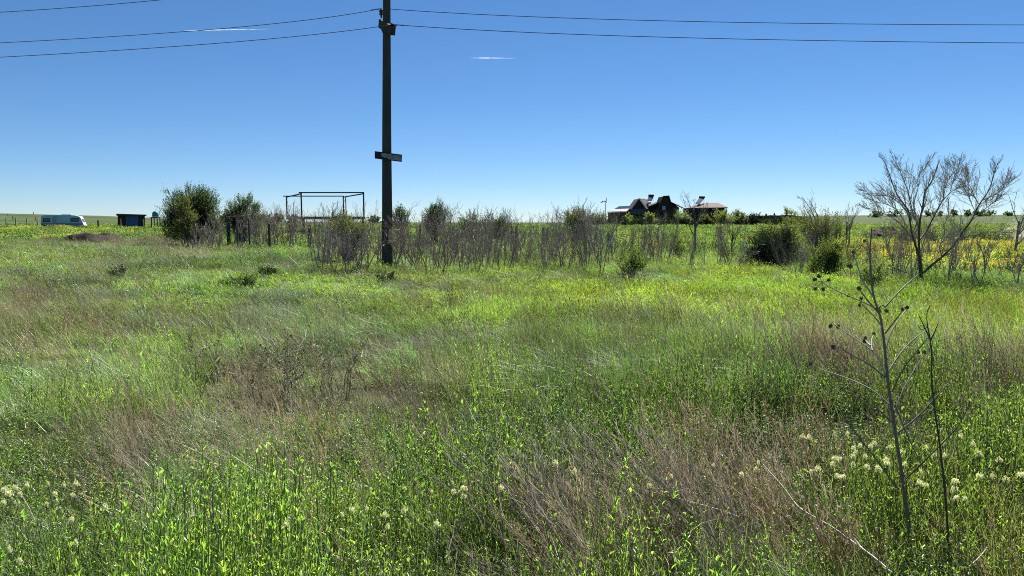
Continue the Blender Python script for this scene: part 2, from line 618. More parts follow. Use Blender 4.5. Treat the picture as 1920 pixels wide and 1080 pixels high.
def proto(kind, fn, mats, nvar, seed):
    col = bpy.data.collections.new('plants_' + kind)
    for i in range(nvar):
        rng = np.random.RandomState(seed * 100 + i)
        mb = MB()
        fn(mb, rng)
        o = bpy.data.objects.new('%s_%02d' % (kind, i), mb.mesh(kind, mats))
        col.objects.link(o)
    HID[kind] = (col, nvar)

def p_grass(mb, r):
    tufts(mb, r, 7, 13, .17, .12, .30, .0030, .45, .75, k=5)
    blades(mb, r, 8, .17, .3, .46, .0022, .35, .45)
    for _ in range(3):
        weed(mb, r, *r.uniform(-.17, .17, 2), r.uniform(.08, .2), 10, .042, stem=False)
    for _ in range(2):
        dry_stalk(mb, r, *r.uniform(-.15, .15, 2), r.uniform(.3, .5), .8, .0009, 1, 3)
    blades(mb, r, 12, .17, .15, .4, .0016, .4, .5, mat=2)
    for _ in range(2):
        weed(mb, r, *r.uniform(-.15, .15, 2), r.uniform(.15, .3), 8, .045, stem=False)

def p_turf(mb, r):
    tufts(mb, r, 15, 17, .42, .09, .22, .0060, .5, .8, spread=.05)
    blades(mb, r, 18, .42, .18, .30, .0035, .4, .5, k=4)
    n = 70
    an = r.uniform(0, 6.28, n)
    l = r.uniform(.03, .06, n)
    mb.rhombs(np.concatenate([r.uniform(-.42, .42, (n, 2)), r.uniform(.03, .16, (n, 1))], 1), np.stack([np.cos(an), np.sin(an), r.uniform(.1, 1.5, n)], 1), r.normal(0, 1, (n, 3)), l, l * .22, r.uniform(0, .45, n), 0)
    blades(mb, r, 12, .42, .15, .36, .0026, .5, .45, mat=2, k=4)

def p_arch(mb, r):
    blades(mb, r, 110, .17, .28, .52, .0024, .22, .95, k=7, wind=(-.5, -.1), droop=.6, square=False)
    blades(mb, r, 30, .14, .3, .45, .002, .3, .6, k=6, square=False)

def p_weed(mb, r):
    for _ in range(11):
        weed(mb, r, *r.uniform(-.16, .16, 2), r.uniform(.14, .40), r.randint(18, 30), r.uniform(.022, .040))
    blades(mb, r, 26, .16, .2, .44, .0022, .25, .55, mat=2)

def p_dry(mb, r):
    for _ in range(26):
        dry_stalk(mb, r, *r.uniform(-.16, .16, 2), r.uniform(.28, .68), 1, .00115, 0, 5)
    blades(mb, r, 10, .16, .15, .35, .0018, .5, .6, mat=0)

def p_brown(mb, r):
    for _ in range(17):
        dry_stalk(mb, r, *r.uniform(-.15, .15, 2), r.uniform(.30, .66), 1.5, .0019, 0, 3, seeds=False, wind=-.55)
    for _ in range(6):
        dry_stalk(mb, r, *r.uniform(-.15, .15, 2), r.uniform(.25, .6), 1.2, .0011, 0, 6, wind=-.5)
    blades(mb, r, 10, .16, .15, .35, .0016, .5, .6, mat=0)

def p_tan(mb, r):
    blades(mb, r, 55, .15, .22, .5, .0016, .55, .75, k=6, mat=0, wind=(-.65, 0), square=False)
    for _ in range(6):
        dry_stalk(mb, r, *r.uniform(-.12, .12, 2), r.uniform(.35, .6), 1.3, .001, 1, 4)
    blades(mb, r, 18, .15, .18, .36, .0024, .3, .5, k=5, mat=2)

def p_grey(mb, r):      # grey-green low tuft (wormwood like)
    for _ in range(16):
        dry_stalk(mb, r, *r.uniform(-.12, .12, 2), r.uniform(.2, .42), .9, .001, 0, 6)
    blades(mb, r, 30, .14, .15, .35, .0022, .4, .7, mat=1, square=False)

def p_crop(mb, r):
    n = 240
    P = np.concatenate([r.uniform(-.55, .55, (n, 2)), r.uniform(.05, .32, (n, 1))], 1)
    an = r.uniform(0, 6.28, n)
    D = np.stack([np.cos(an), np.sin(an), r.uniform(.3, 1.6, n)], 1)
    l = r.uniform(.07, .14, n)
    mb.rhombs(P, D, r.normal(0, 1, (n, 3)), l, l * .2, r.uniform(0, .8, n), 0)
    blades(mb, r, 50, .55, .2, .4, .005, .2, .3, k=3)

def p_yellow(mb, r):
    p_crop(mb, r)
    n = 300
    c = r.uniform(-.5, .5, (22, 2))
    w_ = c[r.randint(0, 22, n)] + r.normal(0, .035, (n, 2))
    P = np.concatenate([w_, r.uniform(.26, .44, (n, 1))], 1)
    mb.rhombs(P, r.normal(0, 1, (n, 3)), r.normal(0, 1, (n, 3)), r.uniform(.02, .034, n), r.uniform(.008, .014, n), r.uniform(0, 1, n), 1)

proto('grass', p_grass, [M_GRASS, M_DRY, M_TAN], 8, 1)
proto('turf', p_turf, [M_GRASS, M_DRY, M_TAN], 8, 2)
proto('arch', p_arch, [M_ARCH], 7, 3)
proto('weed', p_weed, [M_WEED, M_STEM, M_GRASS], 10, 4)
proto('dry', p_dry, [M_DRY], 8, 5)
proto('brown', p_brown, [M_BROWN], 8, 15)
proto('tan', p_tan, [M_TAN, M_DRY, M_GRASS], 7, 6)
proto('grey', p_grey, [M_DRY, M_ARCH], 6, 7)
proto('crop', p_crop, [M_CROP], 6, 8)
proto('yellow', p_yellow, [M_CROP, M_YEL], 6, 9)

def scatter(name, kind, X, Y, S, tint, rng, rot=.6, tilt=.12, zoff=0, label=None, H=None, hv=0):
    """one mesh of points carrying rot / scl / vi / tint; geometry nodes put a plant on each point"""
    n = len(X)
    col, nv = HID[kind]
    me = bpy.data.meshes.new(name)
    me.vertices.add(n)
    Z = (gh(X, Y) if H is None else H) + zoff
    me.vertices.foreach_set('co', np.stack([X, Y, Z], 1).astype(np.float32).ravel())
    A = lambda nm, ty: me.attributes.new(nm, ty, 'POINT').data
    rz = rng.uniform(-rot, rot, n)
    A('rot', 'FLOAT_VECTOR').foreach_set('vector', np.stack([rng.normal(0, tilt, n), rng.normal(0, tilt, n), rz], 1).astype(np.float32).ravel())
    tus = .55 + .9 * sstep(.3, .7, fbm(X, Y, 1.15 if hv < 2 else 2.0, 171, 2)) if hv else 1.0
    sc = np.stack([S, S, S * rng.uniform(.8, 1.2, n) * tus], 1)
    A('scl', 'FLOAT_VECTOR').foreach_set('vector', sc.astype(np.float32).ravel())
    A('vi', 'INT').foreach_set('value', rng.randint(0, nv, n).astype(np.int32))
    A('tint', 'FLOAT_COLOR').foreach_set('color', np.hstack([tint, np.ones((n, 1))]).astype(np.float32).ravel())
    o = bpy.data.objects.new(name, me)
    COL.objects.link(o)
    ng = bpy.data.node_groups.new('scatter_' + name, 'GeometryNodeTree')
    ng.interface.new_socket('Geometry', in_out='INPUT', socket_type='NodeSocketGeometry')
    ng.interface.new_socket('Geometry', in_out='OUTPUT', socket_type='NodeSocketGeometry')
    gi, go = ng.nodes.new('NodeGroupInput'), ng.nodes.new('NodeGroupOutput')
    ci = ng.nodes.new('GeometryNodeCollectionInfo')
    ci.inputs['Collection'].default_value = col
    ci.inputs['Separate Children'].default_value = True
    ci.inputs['Reset Children'].default_value = True
    ip = ng.nodes.new('GeometryNodeInstanceOnPoints')
    ip.inputs['Pick Instance'].default_value = True
    def na(nm, ty):
        x = ng.nodes.new('GeometryNodeInputNamedAttribute')
        x.data_type = ty
        x.inputs['Name'].default_value = nm
        return x.outputs['Attribute']
    ng.links.new(gi.outputs[0], ip.inputs['Points'])
    ng.links.new(ci.outputs[0], ip.inputs['Instance'])
    ng.links.new(na('vi', 'INT'), ip.inputs['Instance Index'])
    ng.links.new(na('rot', 'FLOAT_VECTOR'), ip.inputs['Rotation'])
    ng.links.new(na('scl', 'FLOAT_VECTOR'), ip.inputs['Scale'])
    ng.links.new(ip.outputs[0], go.inputs[0])
    md = o.modifiers.new('scatter', 'NODES')
    md.node_group = ng
    tag(o, kind='stuff')
    if label:
        o['label'] = label
    return o

RS = np.random.RandomState(77)

def stems_at(px, py):
    s = np.maximum.reduce([blob(px, py, 1060, 985, 110, 90), blob(px, py, 1270, 1010, 170, 100), blob(px, py, 1430, 990, 140, 80), 1.0 * blob(px, py, 1560, 1060, 130, 45), .8 * blob(px, py, 1330, 890, 110, 45), .7 * blob(px, py, 1170, 1090, 240, 60)])
    return np.clip(1.35 * s - .2, 0, 1)


def cand(y0, y1, dens, margin=2.5, slope=.78):
    """random points in the wedge the camera sees (plus a margin), dens per square metre"""
    w0, w1 = slope * y0 + margin, slope * y1 + margin
    area = (w0 + w1) * (y1 - y0)
    n = int(area * dens * 1.0)
    # uniform in the trapezoid by rejection
    Y = RS.uniform(y0, y1, int(n * 2.2))
    X = RS.uniform(-w1, w1, len(Y))
    k = np.abs(X) < slope * Y + margin
    return X[k][:n], Y[k][:n]

def tints(n, X, Y, base=(1, 1, 1), var=.16, hue=.12, bright=None):
    v = 1 + RS.normal(0, var, n)
    lo = .62 + .76 * sstep(.25, .75, fbm(X, Y, 1.4, 81))
    h = RS.normal(0, hue * .7, n) + (fbm(X, Y, 3.0, 91) - .5) * .4
    t = np.stack([np.ones(n) * base[0] * (1 + h), np.ones(n) * base[1], np.ones(n) * base[2] * (1 - .5 * h)], 1) * (v * lo)[:, None]
    if bright is not None:
        t = t * (1 + bright[:, None] * np.array([.40, .30, -.22])[None])
    return np.clip(t, .15, 2.2)

def collect(bands, prob):
    XX, YY, SS, BB = [], [], [], []
    for y0, y1, dens, s0, s1 in bands:
        X, Y = cand(y0, y1, dens)
        px, py, dry, br, lf = cover(X, Y)
        k = RS.rand(len(X)) < prob(X, Y, px, py, dry, br, lf)
        XX.append(X[k]); YY.append(Y[k]); SS.append(RS.uniform(s0, s1, k.sum())); BB.append(br[k])
    return np.concatenate(XX), np.concatenate(YY), np.concatenate(SS), np.concatenate(BB)

notfield = lambda X, Y: 1.0 - field_mask(X, Y)

X, Y, S, B = collect([(1.6, 6, 24, .8, 1.15), (6, 13, 19, .8, 1.15)],
                     lambda X, Y, px, py, d, b, l: np.clip(1.05 - .5 * d - .4 * l, .2, 1) * (1 - .8 * stems_at(px, py)))
scatter('meadow_grass', 'grass', X, Y, S, tints(len(X), X, Y, (1.12, 1.1, 1.1), bright=B), RS, hv=1, label='mixed green grass blades of the near meadow')

X, Y, S, B = collect([(11, 26, 8.5, .8, 1.15), (26, 56, 2.6, 1.0, 1.6)],
                     lambda X, Y, px, py, d, b, l: np.clip(1.1 - .55 * d, .25, 1) * notfield(X, Y))
scatter('turf_grass', 'turf', X, Y, S, tints(len(X), X, Y, bright=B), RS, hv=2, label='short bright grass in front of the thicket')

X, Y, S, B = collect([(1.6, 7, 8, .75, 1.15), (7, 20, 4.5, .8, 1.2), (20, 45, 1.6, .9, 1.3)],
                     lambda X, Y, px, py, d, b, l: sstep(.46, .60, fbm(X, Y, 1.6, 101)) * notfield(X, Y) * (1 - .45 * np.clip(l, 0, 1)) * (1 - .6 * np.clip(b, 0, 1)) + .45 * sstep(960, 1040, py) * sstep(.4, .6, fbm(X, Y, .8, 151)))
scatter('arching_grass', 'arch', X, Y, S, tints(len(X), X, Y, (1.35, 1.22, 1.25)), RS, label='glossy blue-green arching grass tufts')

X, Y, S, B = collect([(1.6, 7.5, 62, .8, 1.2), (7.5, 12, 22, .8, 1.1)],
                     lambda X, Y, px, py, d, b, l: np.clip(l, .04, 1) * (1 - .35 * np.clip(d, 0, 1)) * (1 - .72 * stems_at(px, py)))
X9, Y9 = cand(1.6, 6.5, 55)
q9 = to_px(X9, Y9, .12)
k9 = RS.rand(len(X9)) < stems_at(*q9) * .42 + .35 * blob(*q9, 330, 930, 90, 60) + .4 * blob(*q9, 1880, 735, 90, 25) + .3 * blob(*q9, 1620, 720, 120, 25)
SCAT9 = (X9[k9], Y9[k9], RS.uniform(.75, 1.15, k9.sum()))
scatter('leafy_weeds', 'weed', X, Y, S, tints(len(X), X, Y, (1.17, 1.14, 1.1), var=.16), RS, rot=3.14, hv=1, label='broad leaved green weeds in the foreground')

X, Y, S, B = collect([(1.6, 8, 20, .75, 1.2), (8, 20, 9, .8, 1.15), (20, 50, 3.2, .9, 1.4)],
                     lambda X, Y, px, py, d, b, l: np.clip(d - .34, 0, 1) * .6 * notfield(X, Y) * (1 - .3 * np.clip(l, 0, 1)))
scatter('dry_stalks', 'dry', X, Y, S, tints(len(X), X, Y, (1.1, 1.1, 1.08)), RS, label='brown dry stalks leaning in the meadow')

scatter('brown_stems', 'brown', SCAT9[0], SCAT9[1], SCAT9[2], tints(len(SCAT9[0]), SCAT9[0], SCAT9[1], (.92, .94, .95), var=.2), RS, rot=.45, label='dense reddish brown dry stems slanting left')

X, Y, S, B = collect([(1.6, 8, 5, .75, 1.1), (8, 20, 5, .8, 1.15), (20, 55, 1.9, .9, 1.4)],
                     lambda X, Y, px, py, d, b, l: np.clip(.10 + sstep(.46, .68, fbm(X, Y, 1.3, 111)) * (.5 + d) - .3 * b, 0.04, 1) * notfield(X, Y))
scatter('straw_tufts', 'tan', X, Y, S, tints(len(X), X, Y), RS, label='pale straw coloured grass tufts among the green')

X, Y, S, B = collect([(1.6, 8, 3, .75, 1.1), (8, 22, 3.5, .8, 1.2), (22, 50, 1.4, .9, 1.4)],
                     lambda X, Y, px, py, d, b, l: np.clip(sstep(.5, .66, fbm(X, Y, 1.9, 121)) - .4 * b, 0, 1) * notfield(X, Y))
scatter('grey_tufts', 'grey', X, Y, S, tints(len(X), X, Y, (.85, .9, 1.0)), RS, label='grey-green tufts scattered over the meadow')

# crop fields beyond the meadow
def crop_cand():
    XX, YY, SS = [], [], []
    for y0, y1, dens, s0, s1 in ((19, 50, 2.2, .9, 1.2), (50, 100, 1.1, 1.0, 1.5), (100, 175, .55, 1.2, 2.0)):
        X, Y = cand(y0, y1, dens, 3, .76)
        k = field_mask(X, Y)
        XX.append(X[k]); YY.append(Y[k]); SS.append(RS.uniform(s0, s1, k.sum()))
    return np.concatenate(XX), np.concatenate(YY), np.concatenate(SS)
X, Y, S = crop_cand()
px, py = to_px(X, Y, .3)
yel = .03 + 1.0 * (px > 1540) * sstep(448, 460, py) * sstep(.15, .4, fbm(X, Y, 4, 131)) + .22 * (px < 420) * (blob(px, py, 80, 433, 230, 4) + blob(px, py, 60, 446, 160, 4))
yel = yel + .3 * ((px > 1150) & (px < 1450)) * sstep(.4, .6, fbm(X, Y, 5, 141)) * sstep(440, 452, py)
isy = RS.rand(len(X)) < yel
keep = ~((px > 1500) & (py < 450) & (RS.rand(len(X)) < .5))
for nm, kd, k, lab in (('crop_plants', 'crop', ~isy & keep, 'green crop growing in the fields beyond the meadow'), ('yellow_crop', 'yellow', isy, 'yellow flowering crop in the fields')):
    scatter(nm, kd, X[k], Y[k], S[k], tints(k.sum(), X[k], Y[k], (1.0, 1.0, .95), var=.12), RS, rot=3.14, label=lab)
# ------------------------------------------------------------------ surfaces of built things
M_POLE = surf('weathered_pole', (.075, .072, .062), (.042, .042, .036), 5, .85, bump=.5, stretch=(6, 6, .35))
M_BEAM = surf('dark_beam', (.060, .048, .036), (.034, .028, .022), 9, .9, bump=.3)
M_METAL = surf('rusty_steel', (.055, .040, .034), (.036, .028, .026), 14, .7, bump=.15)
M_WIRE = surf('wire_metal', (.16, .16, .17), (.11, .11, .12), 30, .5, metal=.4)
M_PORC = surf('brown_porcelain', (.055, .035, .028), (.045, .03, .025), 20, .25, spec=.5)
M_GALV = surf('galvanised_strip', (.42, .40, .36), (.30, .28, .25), 20, .6, metal=.3)
M_PLATE = surf('yellowed_plate', (.60, .47, .17), (.46, .36, .13), 12, .7)
M_BOARD = surf('black_board', (.030, .028, .027), (.018, .018, .018), 10, .8)
M_FLAKE = surf('flaking_paint', (.30, .33, .36), (.16, .18, .20), 9, .8)
M_POST = surf('old_post_wood', (.105, .092, .074), (.05, .045, .038), 9, .9, bump=.4, stretch=(3, 3, .6))
M_CONC = surf('pale_concrete', (.36, .35, .32), (.26, .25, .23), 10, .9)
M_WOODD = surf('dark_stained_wood', (.060, .040, .028), (.036, .025, .018), 2.5, .8, stretch=(8, 8, .5))
M_WOODT = surf('tan_wood', (.30, .19, .11), (.21, .13, .075), 2, .8, stretch=(6, 6, .4))
M_WOODR = surf('red_wood', (.20, .075, .05), (.13, .05, .035), 3, .8)
M_SHEET = surf('grey_roof_sheet', (.22, .215, .20), (.16, .155, .15), 1.2, .7, spec=.2)
M_SHEETP = surf('pinkish_roof_sheet', (.17, .125, .112), (.135, .10, .088), 1.2, .8, spec=.1)
M_PANEL = surf('solar_glass', (.03, .04, .07), (.02, .03, .05), 3, .12, spec=.8)
M_PANELSKY = surf('sky_reflection_panel', (.28, .29, .34), (.22, .23, .28), 3, .3, spec=.6)  # lower solar row: the sky's reflection is painted into this lighter colour
M_GREYB = surf('grey_blue_boarding', (.10, .11, .14), (.07, .08, .105), 3, .8)
M_GLASS = surf('window_glass', (.30, .38, .42), (.24, .31, .35), 3, .12, spec=.7)
M_WHITE = surf('white_paint', (.75, .75, .73), (.66, .66, .63), 6, .5)
M_CARA = surf('pale_blue_caravan', (.38, .58, .66), (.33, .52, .60), 2, .45)
M_CARS = surf('grey_skirt', (.42, .45, .48), (.34, .37, .40), 4, .6)
M_CARD = surf('caravan_door', (.36, .37, .37), (.30, .31, .31), 4, .6)
M_STRIPE = surf('navy_stripe', (.03, .05, .10), (.025, .04, .08), 6, .5)
M_RUB = surf('black_rubber', (.02, .02, .02), (.03, .03, .03), 10, .8)
M_DGLASS = surf('dark_window', (.06, .065, .075), (.10, .07, .075), 6, .15, spec=.6)
M_BLUEP = surf('blue_door_paint', (.05, .13, .27), (.04, .10, .21), 4, .6)
M_TANK = surf('teal_tank', (.03, .24, .36), (.025, .20, .30), 3, .45)
M_SOIL = surf('dug_soil', (.040, .027, .021), (.022, .015, .012), 6, 1, bump=1.0)
M_BARK = barkmat('dark_bark', (.055, .046, .038), (.11, .092, .076))
M_TWIG = barkmat('grey_twig', (.24, .20, .16), (.44, .375, .30))
M_TWIGB = barkmat('brown_twig', (.16, .125, .095), (.33, .26, .20))
M_TWIGL = barkmat('silver_twig', (.24, .215, .18), (.42, .38, .32))
M_BUD = leafmat('spring_bud', (.11, .13, .05), (.17, .19, .08), tmix=.4)
M_LDARK = leafmat('evergreen_leaf', (.026, .050, .018), (.058, .085, .030), (.055, .11, .018), (.13, .19, .035), tmix=.42, gloss=.025, rough=.5)
M_LOLIVE = leafmat('olive_leaf', (.055, .08, .026), (.105, .125, .042), (.12, .165, .025), (.22, .25, .05), tmix=.45, gloss=.025, rough=.5)
M_LMID = leafmat('bush_leaf', (.045, .075, .020), (.085, .12, .035), (.11, .18, .02), (.20, .28, .04), tmix=.45, gloss=.025, rough=.5)
M_LPALE = leafmat('pale_leaf', (.11, .15, .05), (.17, .21, .08), (.22, .30, .05), (.32, .40, .08), tmix=.5, gloss=.025, rough=.5)
M_LBLACK = leafmat('dense_evergreen', (.014, .028, .014), (.032, .048, .022), (.02, .04, .012), (.05, .075, .02), tmix=.25, gloss=.015, rough=.5)
M_BLOSS = leafmat('white_blossom', (.50, .48, .42), (.66, .64, .56), tmix=.4, gloss=.02)
M_LTEAL = leafmat('teal_leaf', (.012, .04, .035), (.025, .06, .045), tmix=.25)

# ------------------------------------------------------------------ utility pole and its fittings
pb = on_ground(726, 508)
PY = pb.y

def px_at(x, y, Y=None):
    return at(x, y, PY if Y is None else Y)

pole = thing('utility_pole', 'tall dark weathered utility pole standing in the thicket', 'utility pole', pb)
mb = MB()
n = 12
ptop = at(725, -46, PY)
prof = [(pb + Vector((0, 0, -.3)), .198), (at(726, 455, PY), .187), (at(725, 250, PY), .158), (ptop, .124)]
for k in range(len(prof) - 1):
    a, b = prof[k], prof[k + 1]
P = [p for p, _ in prof]
rads = [r for _, r in prof]
# octagonal shaft with two shallow grooves
ang = np.arange(n) * 2 * math.pi / n + .26
rmul = np.where(np.arange(n) % 3 == 0, .90, 1.0)
V, Q = [], []
for p, r in prof:
    for a, m_ in zip(ang, rmul):
        V.append((p.x + r * m_ * math.cos(a), p.y + r * m_ * math.sin(a), p.z))
for k in range(len(prof) - 1):
    for j in range(n):
        Q.append((k * n + j, k * n + (j + 1) % n, (k + 1) * n + (j + 1) % n, (k + 1) * n + j))
V.append(tuple(ptop))
T = [((len(prof) - 1) * n + j, (len(prof) - 1) * n + (j + 1) % n, len(V) - 1) for j in range(n)]
mb._add(V, Q, T)
wbuild(mb, 'shaft', M_POLE, pole)
# crossarm near the top: seen steeply foreshortened, from back left to front right
mb = MB()
A, B = at(714, 44, PY + .55), at(737, 58, PY - .62)
d = (B - A).normalized()
sd = d.cross(Vector((0, 0, 1))).normalized()
up = sd.cross(d)
off = sd * -.02
for_s = .075
cor = []
for z in (-.13, .13):
    for e, s in ((A, -1), (B, -1), (B, 1), (A, 1)):
        cor.append(e + up * z + sd * for_s * s)
mb.hexa([c for c in cor])
arm = None
wbuild(mb, 'crossarm', M_BEAM, pole)
mb = MB()
mb.tube([A + up * .145 + sd * -.085, (A + B) / 2 + up * .145 + sd * -.085, B + up * .145 + sd * -.085], .022, 4)
mb.tube([A + up * .145 + sd * -.085, A + up * .50 + sd * -.085], .016, 4)
wbuild(mb, 'metal_strip', M_GALV, pole)
mb = MB()
mb.tube([A + up * -.13 + d * .1, at(719, 64, PY + .1)], .02, 4)
wbuild(mb, 'brace', M_METAL, pole)

def insulator(base, h, mats=M_PORC):
    mb = MB()
    prof = [(0, .03), (.06, .03)]
    m = 4
    for i in range(m):
        z0 = .08 + (h - .1) * i / m
        st = (h - .1) / m
        prof += [(z0, .035), (z0 + st * .25, .085), (z0 + st * .45, .075), (z0 + st * .7, .035)]
    prof += [(h, .035)]
    V, Q = [], []
    n = 10
    for z, r in prof:
        for j in range(n):
            V.append((base.x + r * math.cos(j * .6283), base.y + r * math.sin(j * .6283), base.z + z))
    for k in range(len(prof) - 1):
        for j in range(n):
            Q.append((k * n + j, k * n + (j + 1) % n, (k + 1) * n + (j + 1) % n, (k + 1) * n + j))
    mb._add(V, Q)
    return mb
i1 = at(715, 33, PY + .5)
wbuild(insulator(i1, .28), 'insulator', M_PORC, pole)
i2 = at(735.5, 55, PY - .56)
wbuild(insulator(i2, .16), 'insulator', M_PORC, pole)
i3 = ptop + Vector((0, 0, -.05))
wbuild(insulator(i3, .3), 'insulator', M_PORC, pole)
mb = MB()
pl = [at(728.5, 429, PY - .215), at(736, 430, PY - .19), at(736, 456, PY - .19), at(728.5, 455, PY - .215)]
mb.prism(pl, (0, .012, 0))
wbuild(mb, 'number_plate', M_PLATE, pole)

brd = thing('sign_board', 'slanted weathered board with flaking grey paint nailed across the utility pole', 'board', at(728, 293, PY - .2))
mb = MB()
q = [at(702.5, 283.2, PY - .20), at(753.5, 289.8, PY - .24), at(753, 303.5, PY - .24), at(702.5, 297, PY - .20)]
mb.prism(q, (0, .035, 0))
wbuild(mb, 'board', M_BOARD, brd)
mb = MB()
q2 = [(714, 289), (717.5, 286.6), (723, 287), (725.5, 289), (731, 287.8), (736, 290), (744, 290.2), (751.5, 291), (751.8, 301.4), (746, 301.2), (741, 299.8), (731, 299.2), (725.5, 296.5), (720, 295.2), (715, 292.5)]
mb.prism([at(x, y, PY - .208 - (x - 702) / 51 * .04) for x, y in q2], (0, .004, 0))
wbuild(mb, 'paint_patch', M_FLAKE, brd)

def wire(label, pts, Y0, Y1):
    """image points with the depth running Y0..Y1 along the wire"""
    n = len(pts)
    xs = [p[0] for p in pts]
    P = []
    for i, (x, y) in enumerate(pts):
        t = (x - xs[0]) / (xs[-1] - xs[0])
        P.append(at(x, y, Y0 + (Y1 - Y0) * t))
    Z = np.array([tuple(p) for p in P])
    # resample smoothly through a quadratic fit
    t = np.linspace(0, 1, n)
    tt = np.linspace(0, 1, 24)
    S = np.stack([np.polyval(np.polyfit(t, Z[:, k], 2), tt) for k in range(3)], 1)
    S = S - (S[0] - Z[0]) * (1 - tt)[:, None] - (S[-1] - Z[-1]) * tt[:, None]
    mb = MB()
    mb.tube(S, .0105, 5)
    o = mb.build('overhead_wire', M_WIRE)
    return tag(o, label, 'wire', 'overhead wires on the utility pole')
wire('upper of the two wires running right from the utility pole', [(718, 16), (1030, 32), (1330, 40.5), (1620, 44), (1920, 46.5), (2600, 44)], PY + .5, PY + .5)
wire('lower of the two wires running right from the utility pole', [(737, 46), (1030, 61), (1330, 71), (1620, 77), (1920, 81), (2600, 82)], PY - .55, PY - .55)
wire('middle wire running left from the insulator on the utility pole', [(714, 16), (530, 39), (350, 57), (170, 71), (0, 82), (-500, 100)], PY + .5, PY + .8)
wire('lowest wire running left from the crossarm of the utility pole', [(735, 46), (530, 66), (350, 83.5), (170, 98), (0, 110), (-500, 130)], PY - .55, PY - .2)
wire('highest wire crossing the upper left corner of the sky', [(725, -64), (480, -26), (278, 0), (130, 13.5), (0, 22), (-500, 42)], PY, PY + .3)

# wire splices beside the insulators
for lab, x0, y0, x1, y1, Y in (('dark splice sleeve on the left wire beside the insulator', 696, 19, 711, 16.6, PY + .5),
                               ('dark splice sleeve on the right lower wire beside the pole', 741, 46.4, 757, 47.6, PY - .55)):
    mb = MB()
    mb.tube([at(x0, y0, Y), at((x0 + x1) / 2, (y0 + y1) / 2, Y), at(x1, y1, Y)], [.02, .014, .02], 6)
    tag(mb.build('splice_sleeve', M_WIRE), lab, 'sleeve')

# contrails far away in the sky
M_TRAIL = newmat('ice_cloud')
def trailmat():
    m, nt, out = M_TRAIL
    L = nt.links.new
    t = nd(nt, 'ShaderNodeBsdfTranslucent')
    t.inputs['Color'].default_value = (1, 1, 1, 1)
    dd = nd(nt, 'ShaderNodeBsdfDiffuse')
    dd.inputs['Color'].default_value = (1, 1, 1, 1)
    a = nd(nt, 'ShaderNodeMixShader')
    a.inputs[0].default_value = .5
    L(dd.outputs[0], a.inputs[1]); L(t.outputs[0], a.inputs[2])
    tr = nd(nt, 'ShaderNodeBsdfTransparent')
    tc = nd(nt, 'ShaderNodeTexCoord')
    no = nd(nt, 'ShaderNodeTexNoise')
    no.inputs['Scale'].default_value = .02
    L(tc.outputs['Object'], no.inputs['Vector'])
    mr = nd(nt, 'ShaderNodeMapRange')
    mr.inputs[1].default_value, mr.inputs[2].default_value, mr.inputs[3].default_value, mr.inputs[4].default_value = .35, .65, .1, .55
    L(no.outputs['Fac'], mr.inputs[0])
    x = nd(nt, 'ShaderNodeMixShader')
    L(mr.outputs[0], x.inputs[0])
    L(tr.outputs[0], x.inputs[1]); L(a.outputs[0], x.inputs[2])
    L(x.outputs[0], out.inputs['Surface'])
trailmat()
for lab, x0, y0, x1, y1, rr in (('long faint white contrail low in the sky left of the pole', 345, 57, 505, 54.5, 5),
                                ('short bright white contrail in the sky right of the pole', 882, 108.5, 968, 109, 6)):
    mb = MB()
    t = np.linspace(0, 1, 12)
    P = [at(x0 + (x1 - x0) * k, y0 + (y1 - y0) * k, 8000) for k in t]
    mb.tube(P, rr * np.minimum(1, .15 + 3 * t) * np.maximum(.12, 1 - t ** 2), 8)
    o = mb.build('contrail', M_TRAIL[0])
    tag(o, lab, 'contrail', 'contrails in the sky')

# ------------------------------------------------------------------ fence posts
def post_mb(h, r, n=7, seed=0):
    rg = np.random.RandomState(seed)
    mb = MB()
    lean = rg.normal(0, .02, 2)
    P = [(lean[0] * z, lean[1] * z, z) for z in (-.2, h * .35, h * .7, h)]
    mb.tube(P, [r * 1.08, r, r * .97, r * .86], n)
    return mb

def post(x, yb, yt, wpx, mat, label, group=None, Y=None, tilt=0, name='fence_post', cat='fence post'):
    if Y is None:
        g = on_ground(x, yb)
    else:
        p = at(x, yb, Y)
        g = Vector((p.x, Y, ghs(p.x, Y)))
    top = at(x, yt, g.y)
    h = top.z - g.z
    r = wpx / 2 / FPX * g.y
    o = post_mb(h, r, 7, int(x)).build(name, mat)
    o.location = g
    o.rotation_euler = (0, tilt, 0)
    return tag(o, label, cat, group)

post(363, 474, 420, 7, M_POST, 'leaning wooden post at the left end of the thicket beside the evergreen', 'wooden posts before the thicket', tilt=.09)
post(429, 464, 418, 6.5, M_POST, 'wooden post carrying a thin rail below the second evergreen', 'wooden posts before the thicket', tilt=.05)
post(506, 473, 420, 5.5, M_POST, 'upright wooden post standing alone left of the steel frame', 'wooden posts before the thicket')
post(581, 468, 422, 6.5, M_POST, 'wooden post in front of the raised steel frame', 'wooden posts before the thicket')
for x, yb, yt, wp in ((787, 466, 421, 4), (850, 462, 424, 4), (911, 466, 423, 4.5), (960, 464, 424, 4), (969, 466, 424, 5), (1018, 465, 427, 4),
                      (1026, 466, 426, 4), (1049, 466, 436, 7), (1118, 466, 424, 5), (1141, 468, 436, 5)):
    post(x, yb, yt, wp, M_POST, 'thin dark stake in the fence row behind the bare thicket', 'dark stakes behind the thicket')
for x, yb, yt, wp in ((1208, 468, 432, 3), (1232, 470, 436, 3.5), (1552, 462, 418, 3), (1568, 463, 420, 3.4), (1587, 463, 416, 4), (1574, 464, 424, 3)):
    post(x, yb, yt, wp, M_POST, 'thin grey post at the edge of the far right field', 'thin posts at the right field edge')
